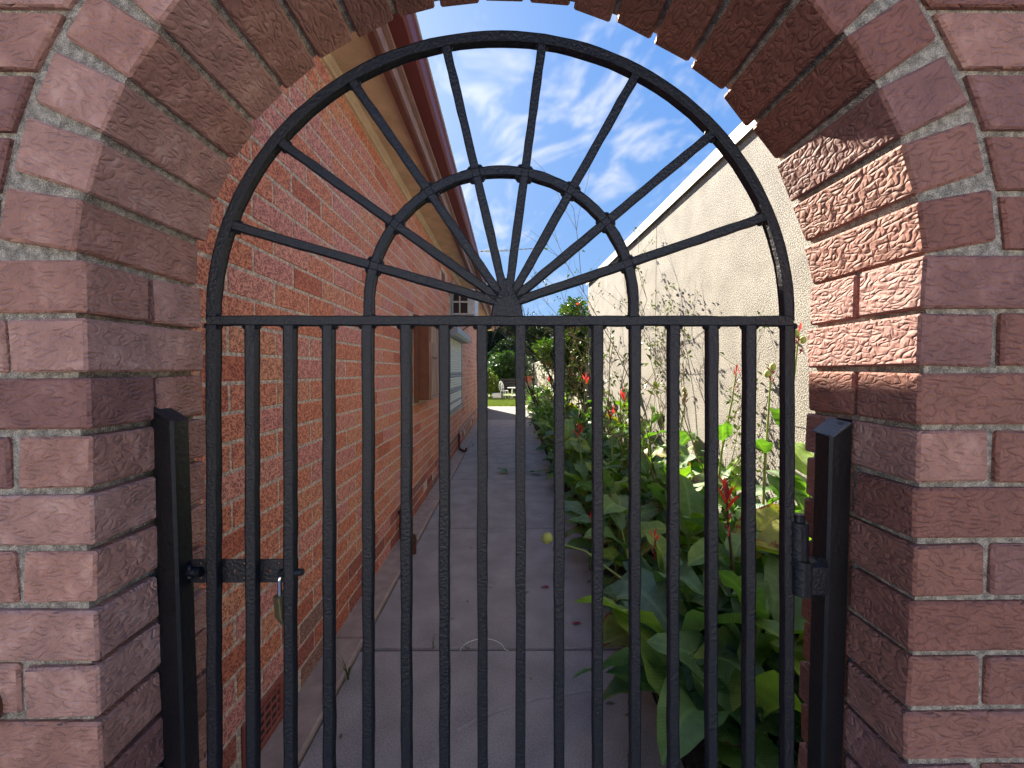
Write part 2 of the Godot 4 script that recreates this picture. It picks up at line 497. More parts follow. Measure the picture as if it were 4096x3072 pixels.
# ------------------------------------------------------------------ sky
func make_sky(E: float, sun: Vector3) -> ImageTexture:
	var w := 2048
	var h := 1024
	var im := Image.create_empty(w, h, false, Image.FORMAT_RGBAF)
	var big := noise(1.1, 71, FastNoiseLite.TYPE_SIMPLEX_SMOOTH, 3)
	var fib := noise(1.5, 72, FastNoiseLite.TYPE_SIMPLEX_SMOOTH, 5)
	fib.fractal_gain = 0.62
	var wp := noise(1.6, 73, FastNoiseLite.TYPE_SIMPLEX_SMOOTH, 2)
	im.fill(Color(0.40 / E, 0.38 / E, 0.35 / E))
	for y in h / 2 + 2:
		var el := PI / 2 - (y + 0.5) / h * PI
		var ce := cos(el)
		var se := maxf(sin(el), 0.0)
		var hz := pow(1.0 - se, 3.0)
		for x in w:
			var az := (x + 0.5) / w * TAU
			var d := Vector3(sin(az) * ce, se, -cos(az) * ce)
			# a flat layer of cirrus, so that it thins and draws together towards the horizon
			var q := d / (se + 0.22)
			var wx := wp.get_noise_2d(q.x, q.z)
			var wy := wp.get_noise_2d(q.x + 40.0, q.z - 17.0)
			var a := q.x * 0.8 - q.z * 0.6
			var b := q.x * 0.6 + q.z * 0.8
			var f := fib.get_noise_2d((a + wx * 0.13) * 3.6, (b + wy * 0.13) * 2.0)
			var g := big.get_noise_2d(q.x * 0.8 + 3.0, q.z * 0.8)
			var cov := clampf((f * 1.10 + g * 0.70 - 0.17 + hz * 0.12) * 1.45, 0.0, 1.0)
			cov = pow(cov, 1.25) * 0.50
			var cs := clampf(d.dot(sun), 0, 1)
			var glow := pow(cs, 16.0) * 0.75 + pow(cs, 4.0) * 0.12
			var r := lerpf(0.135, 0.42, hz) + glow * 0.55
			var gg := lerpf(0.362, 0.68, hz) + glow * 0.50
			var bb := lerpf(0.90, 1.02, hz) + glow * 0.30
			var cl := 1.05 + glow * 0.4
			im.set_pixel(x, y, Color(lerpf(r, cl, cov) / E, lerpf(gg, cl * 1.01, cov) / E, lerpf(bb, cl * 1.05, cov) / E))
	return tex(im)

# ------------------------------------------------------------------ archway
const AX := -0.008   # centre of the arch
const AY := 1.365    # its springing
const AR := 0.62
const ZF := -0.60    # front of the wall
const ZB := -0.83

func brick_mesh(size: Vector3, k: int, ch := 0.0035, jit := 0.0020) -> Mesh:
	var key := "%s %d" % [size, k]
	if not cache.has(key):
		var g := G.new()
		g.uvo = Vector2(k * 0.137 + size.x, k * 0.291 + size.z)
		var r := RandomNumberGenerator.new(); r.seed = hash(key)
		g.cbox(Vector3.ZERO, size, ch, Basis(), jit, r)
		cache[key] = g.mesh()
	return cache[key]

func arch_brick_mat(bloom_and_lit := false) -> Material:  # left side paler: lime bloom, plus its brighter light put into the colour
	if bloom_and_lit:
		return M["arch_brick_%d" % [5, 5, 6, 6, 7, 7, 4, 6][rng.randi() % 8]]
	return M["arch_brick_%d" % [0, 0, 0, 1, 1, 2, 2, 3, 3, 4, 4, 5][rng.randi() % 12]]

func build_archway() -> void:
	rng.seed = 101
	var t := thing("brick_archway", "wall of crinkled red brick with a round arch, the iron gate hanging in it", "archway", Vector3(0, 0, (ZF + ZB) / 2))
	var o := -t.position
	var top := 2.305
	var wide := 1.50
	# mortar, set back behind the brick faces
	var rec := 0.008
	var poly := PackedVector2Array([Vector2(-wide, 0), Vector2(-0.617 - rec, 0)])
	var steps := 40
	for k in steps + 1:
		var a := PI - PI * k / steps
		poly.append(Vector2(AX, AY) + Vector2(cos(a), sin(a)) * (AR + rec + 0.003))
	poly.append_array(PackedVector2Array([Vector2(0.609 + rec, 0), Vector2(wide, 0), Vector2(wide, top), Vector2(-wide, top)]))
	var g := G.new()
	g.extrude(poly, ZB + rec, ZF - rec)
	obj("mortar", g, M.mortar, t, o)
	# the straight courses
	for side in [-1, 1]:
		var ax: float = -0.617 if side < 0 else 0.609
		var lift: float = 0.0 if side < 0 else 0.008
		for i in 17:
			var y1 := EYE + 0.166 + lift - i * 0.0865 - 0.005
			var y0 := maxf(y1 - 0.0765, 0.004)
			if y1 < 0.02:
				continue
			var hgt := y1 - y0
			var yc := (y0 + y1) / 2
			var lay := func(x0: float, x1: float, z0: float, z1: float) -> void:
				var sz := Vector3(x1 - x0, hgt, z0 - z1)
				var wob := Vector3(0, rng.randf_range(-0.001, 0.001), rng.randf_range(-0.0015, 0.0015))
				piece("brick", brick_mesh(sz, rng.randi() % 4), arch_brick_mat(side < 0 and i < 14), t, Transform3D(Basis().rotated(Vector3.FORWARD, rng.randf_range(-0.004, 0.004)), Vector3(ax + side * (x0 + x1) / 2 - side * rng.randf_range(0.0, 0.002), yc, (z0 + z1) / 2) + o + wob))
			if i % 2 == 0:
				lay.call(0.0, 0.230, ZF, ZF - 0.11)
				lay.call(0.003, 0.230, ZF - 0.123, ZB)
				lay.call(0.240, 0.470, ZF, ZF - 0.11)
				lay.call(0.480, 0.710, ZF, ZF - 0.11)
				lay.call(0.720, 0.880, ZF, ZF - 0.11)
			else:
				lay.call(0.0, 0.110, ZF, ZB)
				lay.call(0.122, 0.350, ZF, ZF - 0.11)
				lay.call(0.360, 0.590, ZF, ZF - 0.11)
				lay.call(0.600, 0.880, ZF, ZF - 0.11)
	# the arch ring: bricks laid through the wall
	var a0 := asin(0.061 / AR)
	var count := 21
	for k in count:
		var a := a0 + (PI - 2 * a0) * (k + 0.5) / count
		var rad := AR + 0.055 + rng.randf_range(-0.0035, 0.0035)
		var p := Vector3(AX + cos(a) * rad, AY + sin(a) * rad, (ZF + ZB) / 2 + rng.randf_range(-0.002, 0.002))
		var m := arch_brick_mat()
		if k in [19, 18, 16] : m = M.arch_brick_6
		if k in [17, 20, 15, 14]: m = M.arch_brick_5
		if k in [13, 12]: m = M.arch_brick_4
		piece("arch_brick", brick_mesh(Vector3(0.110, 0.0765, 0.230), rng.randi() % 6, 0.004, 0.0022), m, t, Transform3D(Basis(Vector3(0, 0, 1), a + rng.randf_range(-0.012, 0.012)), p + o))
	# the courses beside and above the ring, cut to its curve
	var ro := AR + 0.110 + 0.016
	for side in [-1, 1]:
		var lift: float = 0.0 if side < 0 else 0.008
		for i in 10:
			var y0 := EYE + 0.166 + lift + i * 0.0865 + 0.005
			var y1 := y0 + 0.0765
			if y1 > top:
				continue
			var edge := func(y: float) -> float:
				var d := ro * ro - (y - AY) * (y - AY)
				return sqrt(d) if d > 0.0 else 0.0
			var e0: float = edge.call(y0)
			var e1: float = edge.call(y1)
			var joint := wide - 0.003
			var x1 := joint
			var first := i % 2 == 1
			while x1 > e1 - 0.01 and x1 > 0.03:
				var x0 := x1 - (0.110 if first else 0.230)
				first = false
				var q0 := maxf(x0, e0)
				var q1 := maxf(x0, e1)
				if (q0 - e0 < 0.055 or q1 - e1 < 0.055) and e0 > 0.01 and e1 > 0.01 and absf(e0 - e1) < 0.12:
					q0 = e0
					q1 = e1
				elif q0 - e0 < 0.05:
					q0 = e0
				if q1 - e1 < 0.05:
					q1 = e1
				if e0 < 0.01: q0 = maxf(x0, 0.005)
				if e1 < 0.01: q1 = maxf(x0, 0.005)
				if x1 - q0 > 0.012 or x1 - q1 > 0.012:
					var b := G.new()
					b.uvo = Vector2(rng.randf(), rng.randf())
					var pp := PackedVector2Array([Vector2(AX + side * minf(q0, x1 - 0.004), y0), Vector2(AX + side * x1, y0), Vector2(AX + side * x1, y1), Vector2(AX + side * minf(q1, x1 - 0.002), y1)])
					b.extrude(pp, ZF - 0.11, ZF + rng.randf_range(-0.0015, 0.0015), 0.003)
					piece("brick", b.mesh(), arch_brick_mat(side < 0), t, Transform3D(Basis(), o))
				x1 = minf(q0, q1) - 0.010 if minf(q0, q1) > maxf(e0, e1) else -1.0

# ------------------------------------------------------------------ gate
func weld(g: G, at: Vector3, s := 1.0) -> void:
	g.blob(at, Vector3(0.0062, 0.0062, 0.0062) * s * rng.randf_range(0.8, 1.1), 5, 8)

func build_gate() -> void:
	rng.seed = 202
	var t := thing("iron_gate", "black iron gate of upright bars with a sunburst fan top", "gate", Vector3(0, 0, -0.703))
	t.rotation.x = -0.031
	var lump := noise(0.05, 91)
	var B := 0.0182
	var x0 := -0.535
	var dx := 0.0695
	var rail_y := 1.35
	for k in 16:
		var g := G.new()
		var x := x0 + k * dx + rng.randf_range(-0.0012, 0.0012)
		g.uvo = Vector2(k * 0.37, k * 0.11)
		var pts := []
		for j in 25:
			pts.append(Vector3(x + lump.get_noise_2d(j * 14.0, k * 31.0) * 0.0010, 0.10 + (rail_y - 0.108) * j / 24.0, 0))
		g.square_sweep(pts, B, B, lump)
		for s in [-1, 1]:
			weld(g, Vector3(x + s * B * 0.62, rail_y - B * 0.52, 0.001))
			weld(g, Vector3(x + s * B * 0.62, 0.118, 0.001))
		obj("bar", g, M.iron, t)
	for y in [rail_y, 0.10]:
		var g := G.new()
		g.uvo = Vector2(y, 0.2)
		var pts := []
		for j in 41:
			pts.append(Vector3(x0 - 0.0074 + (15 * dx + 0.0148) * j / 40.0, y + lump.get_noise_2d(j * 11.0, y * 77.0) * 0.0008, 0.0006))
		g.square_sweep(pts, 0.0175, 0.0175, lump)
		obj("rail", g, M.iron, t)
	var cx := -0.0138
	var arc := func(r: float, rise: float, called: String, ry: float, sz: float) -> void:
		var g := G.new()
		g.uvo = Vector2(r, r * 3)
		var pts := [Vector3(cx - r, rail_y, 0)]
		for j in 65:
			var a := PI - PI * j / 64.0
			pts.append(Vector3(cx + cos(a) * r, rail_y + 0.007 + rise + sin(a) * ry, 0))
		pts.append(Vector3(cx + r, rail_y, 0))
		g.square_sweep(pts, sz, sz, lump)
		for s in [-1, 1]:
			weld(g, Vector3(cx + s * r - 0.008, rail_y + 0.008, 0.000), 0.9)
			weld(g, Vector3(cx + s * r + 0.008, rail_y + 0.008, 0.000), 0.9)
		obj(called, g, M.iron, t)
	arc.call(0.521, 0.0, "outer_hoop", 0.505, 0.0185)
	arc.call(0.240, 0.024, "inner_hoop", 0.240, 0.0168)
	var hub := Vector3(-0.004, rail_y + 0.030, 0.0)
	for q in [[-0.495, 0.171], [-0.407, 0.318], [-0.283, 0.432], [-0.115, 0.500], [0.060, 0.503], [0.235, 0.455], [0.370, 0.341], [0.461, 0.188]]:
		var e := Vector3(q[0], rail_y + q[1], 0)
		# end on the outer hoop
		var d := (e - hub).normalized()
		var g := G.new()
		g.uvo = Vector2(q[0], q[1])
		var pts := []
		var len := (e - hub).length() + 0.004
		for j in 21:
			pts.append(hub + d * (0.012 + (len - 0.012) * j / 20.0) + Vector3(d.y, -d.x, 0) * lump.get_noise_2d(j * 15.0, q[0] * 500) * 0.0005 + Vector3(0, 0, 0.0004))
		g.square_sweep(pts, 0.0158, 0.0158, lump)
		var sd := Vector3(d.y, -d.x, 0)
		for s in [-1, 1]:
			weld(g, hub + d * (len - 0.010) + sd * s * 0.0075, 0.95)
		# where it crosses the inner hoop
		var cc := Vector3(cx, rail_y + 0.031, 0)
		var f := hub - cc
		var bq := f.dot(d)
		var dist := -bq + sqrt(maxf(bq * bq - (f.dot(f) - 0.24 * 0.24), 0.0))
		for s in [-1, 1]:
			for u in [-1, 1]:
				weld(g, hub + d * (dist + u * 0.0085) + sd * s * 0.0084, 1.2)
		obj("spoke", g, M.iron, t)
	var hp := G.new()
	hp.extrude(PackedVector2Array([Vector2(-0.034, rail_y + 0.004), Vector2(0.026, rail_y + 0.004), Vector2(0.022, rail_y + 0.030), Vector2(0.011, rail_y + 0.056), Vector2(0.003, rail_y + 0.077), Vector2(-0.012, rail_y + 0.077), Vector2(-0.020, rail_y + 0.054), Vector2(-0.030, rail_y + 0.030)]), -0.0066, 0.0078, 0.003)
	obj("hub_plate", hp, M.iron, t)
	# latch plate with its screw holes, behind the bars
	var lp := G.new()
	var ly := 0.893
	var xs := [-0.583, -0.5445, -0.506, -0.4675, -0.4285, -0.408]
	for cxi in [[-0.583, -0.548], [-0.506, -0.468], [-0.441, -0.406]]:
		for s in [-1, 1]:
			plate_cell(lp, Rect2(cxi[0], ly - 0.0215 + (0.0215 if s > 0 else 0.0), cxi[1] - cxi[0], 0.0215), Vector2((cxi[0] + cxi[1]) / 2, ly + s * 0.0135), 0.0024, -0.0105, -0.0078)
	for sp in [[-0.548, -0.506], [-0.468, -0.441]]:
		lp.cbox(Vector3((sp[0] + sp[1]) / 2, ly, -0.00915), Vector3(sp[1] - sp[0], 0.043, 0.0027), 0.0004)
	lp.uvo = Vector2(0.3, 0.7)
	obj("latch_plate", lp, M.iron, t)
	var ear := G.new()
	ear.extrude(PackedVector2Array([Vector2(-0.406, ly - 0.021), Vector2(-0.392, ly - 0.026), Vector2(-0.384, ly - 0.012), Vector2(-0.383, ly + 0.020), Vector2(-0.387, ly + 0.032), Vector2(-0.395, ly + 0.028), Vector2(-0.406, ly + 0.0215)]), -0.0105, -0.0078, 0.0005, Transform3D(Basis(Vector3.UP, 0.5), Vector3(-0.048, 0, -0.187)))
	obj("hasp", ear, M.iron, t)
	var hb := G.new()
	hb.tube([Vector3(0.527, 0.905, 0.004), Vector3(0.527, 0.985, 0.004)], [0.0155, 0.0155], 16)
	hb.tube([Vector3(0.527, 0.984, 0.004), Vector3(0.527, 0.999, 0.004)], [0.0098, 0.0092], 14)
	for k in 5:
		weld(hb, Vector3(0.513, 0.91 + k * 0.016, 0.006), 0.8)
	obj("hinge_barrel", hb, M.iron, t)

func plate_cell(g: G, rc: Rect2, at: Vector2, r: float, z0: float, z1: float) -> void:
	var n := 16
	for k in n:
		var a := TAU * k / n
		var b := TAU * (k + 1) / n
		var rim := func(an: float) -> Vector2:
			var d := Vector2(cos(an), sin(an))
			var tx := ((rc.end.x - at.x) if d.x > 0 else (rc.position.x - at.x)) / (d.x if absf(d.x) > 1e-5 else 1e-5)
			var ty := ((rc.end.y - at.y) if d.y > 0 else (rc.position.y - at.y)) / (d.y if absf(d.y) > 1e-5 else 1e-5)
			return at + d * minf(absf(tx), absf(ty))
		var p0 := at + Vector2(cos(a), sin(a)) * r
		var p1 := at + Vector2(cos(b), sin(b)) * r
		var q0: Vector2 = rim.call(a)
		var q1: Vector2 = rim.call(b)
		for z in [z0, z1]:
			g.quad(Vector3(p0.x, p0.y, z), Vector3(p1.x, p1.y, z), Vector3(q1.x, q1.y, z), Vector3(q0.x, q0.y, z), Vector3(0, 0, 1 if z == z1 else -1))
		g.quad(Vector3(p0.x, p0.y, z0), Vector3(p1.x, p1.y, z0), Vector3(p1.x, p1.y, z1), Vector3(p0.x, p0.y, z1), Vector3(at.x - p0.x, at.y - p0.y, 0))
		g.quad(Vector3(q0.x, q0.y, z0), Vector3(q1.x, q1.y, z0), Vector3(q1.x, q1.y, z1), Vector3(q0.x, q0.y, z1), Vector3(q0.x - at.x, q0.y - at.y, 0))

func build_posts() -> void:
	rng.seed = 303
	var w := 0.040
	# left: the tube's top cut at a slant and closed
	var t := thing("gate_post", "black square steel post with slanted closed top, beside the padlocked latch", "gate post", Vector3(-0.598, 0, -0.728), "steel posts of the gate")
	t.rotation.z = 0.006
	var g := G.new()
	var ch := 0.004
	var h := w / 2
	var ring := PackedVector2Array([Vector2(-h + ch, -h), Vector2(h - ch, -h), Vector2(h, -h + ch), Vector2(h, h - ch), Vector2(h - ch, h), Vector2(-h + ch, h), Vector2(-h, h - ch), Vector2(-h, -h + ch)])
	var top := func(p: Vector2) -> float: return 1.183 - p.x * 0.62
	for i in 8:
		var a := ring[i]
		var b := ring[(i + 1) % 8]
		g.quad(Vector3(a.x, 0, a.y), Vector3(b.x, 0, b.y), Vector3(b.x, top.call(b), b.y), Vector3(a.x, top.call(a), a.y), Vector3(a.x + b.x, 0, a.y + b.y))
	obj("tube", g, M.iron_post, t)
	g = G.new()
	for i in range(1, 7):
		var a := ring[0]
		var b := ring[i]
		var d := ring[i + 1]
		g.tri(Vector3(a.x, top.call(a), a.y), Vector3(b.x, top.call(b), b.y), Vector3(d.x, top.call(d), d.y), Vector3.UP)
	obj("cap", g, M.iron_post, t)
	g = G.new()
	g.tube([Vector3(0.012, 0.893, -0.006), Vector3(0.044, 0.893, -0.004)], [0.0075, 0.0075], 12)
	g.cbox(Vector3(0.022, 0.893, -0.006), Vector3(0.008, 0.026, 0.012), 0.003)
	obj("strike", g, M.iron, t)
	# right: a loose bent plate on top, and the lower half of the hinge
	t = thing("gate_post", "black square steel post with a bent plate on top, carrying the gate's hinge", "gate post", Vector3(0.584, 0, -0.728), "steel posts of the gate")
	t.rotation.z = -0.001
	g = G.new()
	for i in 8:
		var a := ring[i]
		var b := ring[(i + 1) % 8]
		g.quad(Vector3(a.x, 0, a.y), Vector3(b.x, 0, b.y), Vector3(b.x, 1.158 + b.x * 0.74, b.y), Vector3(a.x, 1.158 + a.x * 0.74, a.y), Vector3(a.x + b.x, 0, a.y + b.y))
	g.quad(Vector3(-h, 1.135, -h), Vector3(h, 1.135, -h), Vector3(h, 1.135, h), Vector3(-h, 1.135, h), Vector3.UP)
	obj("tube", g, M.iron_post, t)
	g = G.new()
	g.cbox(Vector3(-0.0055, 1.1575, 0.001), Vector3(0.041, 0.0045, 0.046), 0.0012, Basis(Vector3(0, 0, 1), 0.66) * Basis(Vector3(1, 0, 0), 0.10))
	g.blob(Vector3(0.006, 1.164, 0.010), Vector3(0.006, 0.005, 0.009))
	obj("cap", g, mat("cap_iron", lin(0.085, 0.088, 0.10), 0.5, 0.1, null, M.iron.heightmap_texture, 1.5), t)
	g = G.new()
	g.tube([Vector3(-0.054, 0.855, 0.004), Vector3(-0.054, 0.918, 0.004)], [0.0185, 0.0185], 16)
	g.cbox(Vector3(-0.034, 0.886, 0.004), Vector3(0.042, 0.061, 0.034), 0.006)
	for k in 4:
		weld(g, Vector3(-0.024 + k * 0.003, 0.918 - k * 0.002, 0.012), 1.2)
	obj("hinge_knuckle", g, M.iron, t)
	# the padlock on the latch
	t = thing("padlock", "old brass padlock with bright steel shackle hanging from the gate latch", "padlock", Vector3(-0.410, 0.836, -0.738))
	t.scale = Vector3.ONE * 1.25
	g = G.new()
	g.extrude(PackedVector2Array([Vector2(-0.016, 0.014), Vector2(0.013, 0.018), Vector2(0.013, -0.016), Vector2(0.006, -0.034), Vector2(-0.005, -0.034), Vector2(-0.014, -0.018)]), -0.007, 0.007, 0.0015, Transform3D(Basis(Vector3.UP, 1.1), Vector3.ZERO))
	obj("body", g, M.brass_old, t)
	g = G.new()
	var pts := []
	for k in 15:
		var a := PI * k / 14.0
		pts.append(Vector3(0.009 * cos(a) * 0.45, 0.034 + sin(a) * 0.011, -0.009 * cos(a)))
	pts.push_front(pts[0] - Vector3(0, 0.020, 0))
	pts.append(pts[-1] - Vector3(0, 0.020, 0))
	g.tube(pts, [0.003], 8)
	obj("shackle", g, M.chrome, t)
	t = thing("latch_bolt", "short round black bolt through the latch plate, above the padlock", "bolt", Vector3(-0.40, 0.893, -0.729))
	g = G.new()
	g.tube([Vector3(-0.012, 0, 0.0), Vector3(0.026, 0.002, 0.0)], [0.0062, 0.0062], 12)
	obj("rod", g, M.iron, t)
	g = G.new()
	g.blob(Vector3(-0.012, 0, 0), Vector3(0.0075, 0.0075, 0.0075), 6, 10)
	obj("knob", g, M.iron, t)

# ------------------------------------------------------------------ ground
func slab(called: String, x0: float, x1: float, z0: float, z1: float, y0: float, y1: float, m: Material, parent: Node3D = null, ch := 0.006) -> MeshInstance3D:
	var g := G.new()
	g.uvo = Vector2(x0 * 0.7 + z0 * 0.37, z0 * 0.61)
	g.cbox(Vector3((x0 + x1) / 2, (y0 + y1) / 2, (z0 + z1) / 2), Vector3(x1 - x0, y1 - y0, absf(z1 - z0)), ch)
	return obj(called, g, m, parent)

func build_ground() -> void:
	var g := G.new()
	for i in 12:
		for j in 12:
			var a := Vector3(-120 + i * 20, -0.13, -160 + j * 20)
			g.quad(a, a + Vector3(20, 0, 0), a + Vector3(20, 0, 20), a + Vector3(0, 0, 20), Vector3.UP)
	tag(obj("ground", g, M.earth), "flat brown and green earth reaching to the horizon", "ground", "", "structure")
	tag(slab("pavement", -12, 12, -0.59, 5.2, -0.12, -0.004, M.street_concrete), "pale concrete forecourt and footpath in front of the brick archway", "pavement", "", "structure")
	tag(slab("road", -40, 40, 5.22, 11.0, -0.128, -0.10, mat("asphalt", lin(0.06, 0.058, 0.056), 0.9)), "grey asphalt street in front of the house", "road", "", "structure")
	tag(slab("far_pavement", -40, 40, 11.02, 13.6, -0.125, 0.0, M.street_concrete), "pale concrete footpath on the far side of the street", "pavement", "", "structure")
	# path slabs, seen one by one between their joints
	var p := thing("path", "grey concrete side path in slabs along the house wall", "path", Vector3.ZERO)
	tag(p, "", "", "", "structure")
	var zs := [-0.58, -1.80, -3.215, -4.66, -6.10, -7.53, -8.96, -10.4, -11.82, -13.0, -14.2]
	for k in zs.size() - 1:
		var gap := 0.014 if k < 2 else 0.010
		slab("slab", -0.672, 0.56, zs[k] - gap * 0.5, zs[k + 1] + gap * 0.5, -0.10, 0.0 + (0.003 if k == 0 else 0.0), M.path_concrete if k < 7 else M.sunlit_tone_concrete, p, 0.007)  # slabs past the house shadow take the sunlit copy
	g = G.new()
	g.cbox(Vector3(-0.05, -0.072, -7.4), Vector3(1.2, 0.1, 13.6), 0.001)
	obj("joint_filling", g, M.soil, p)
	tag(slab("yard_paving", -6.0, -0.68, -13.75, -14.2, -0.10, -0.002, M.sunlit_tone_concrete), "sunlit-toned concrete behind the house's far corner", "paving", "", "structure")
	tag(slab("garden_bed", 0.562, 1.62, -0.84, -14.2, -0.12, 0.006, M.soil), "dark soil of the canna bed along the rendered wall", "garden bed", "", "structure")
	tag(slab("lawn", -9, 9, -14.21, -24.5, -0.12, -0.012, M.lawn_ground), "ground of the back lawn behind the path", "lawn", "", "structure")
	# pinkish footing strip along the house
	var f := thing("footing_strip", "pinkish concrete strip between the house bricks and the path", "kerb", Vector3.ZERO)
	tag(f, "", "", "", "structure")
	var fz := [-0.84, -1.86, -3.9, -5.9, -8.1, -10.6, -13.7]
	for k in fz.size() - 1:
		slab("strip", -0.83, -0.676, fz[k] - 0.002, fz[k + 1] + 0.002, -0.10, 0.019 - 0.001 * (k % 2), M.plinth_concrete, f, 0.008)
	# scraped arc left by the gate, chalky
	g = G.new()
	var pts := []
	for k in 19:
		var a := 0.50 + 0.95 * k / 18.0
		pts.append(Vector2(-0.30 + 0.90 * (1 - cos(a)) * 0.9 + 0.02, -1.21 - 0.36 * sin(a)))
	rng.seed = 8
	for k in 18:
		var d: Vector2 = (pts[k + 1] - pts[k]).orthogonal().normalized() * 0.006
		var d2: Vector2 = d * rng.randf_range(0.5, 1.3)
		g.quad(Vector3(pts[k].x - d.x, 0.0045, pts[k].y - d.y), Vector3(pts[k].x + d.x, 0.0045, pts[k].y + d.y), Vector3(pts[k + 1].x + d2.x, 0.0045, pts[k + 1].y + d2.y), Vector3(pts[k + 1].x - d2.x, 0.0045, pts[k + 1].y - d2.y), Vector3.UP)
	tag(obj("scrape_mark", g, mat("scrape", lin(0.46, 0.39, 0.37), 0.8, 0.4, M.path_concrete.albedo_texture)), "faint pale curved scrape on the nearest path slab", "mark", "", "structure")

# ------------------------------------------------------------------ house
const HX := -0.81
const HZ0 := -0.835
const HZ1 := -13.70
const EAVE := 2.635

func house_hole(y: float, z0: float, z1: float) -> bool:
	for h in [[-1.20, -1.43, 0.02, 0.185], [-4.0, -4.24, 0.1, 0.185], [-7.0, -7.24, 0.1, 0.185], [-8.8, -9.04, 0.1, 0.185], [-10.7, -10.94, 0.1, 0.185], [-5.2, -6.9, EYE - 0.60, EYE + 0.50], [-3.52, -3.98, EYE - 0.24, EYE + 0.44], [-4.93, -5.16, EYE + 1.05, EYE + 1.20], [-5.72, -6.48, EYE + 0.80, EYE + 1.12]]:
		if y > h[2] - 0.02 and y < h[3] + 0.02 and z1 < h[0] - 0.005 and z0 > h[1] + 0.005:
			return true
	return false

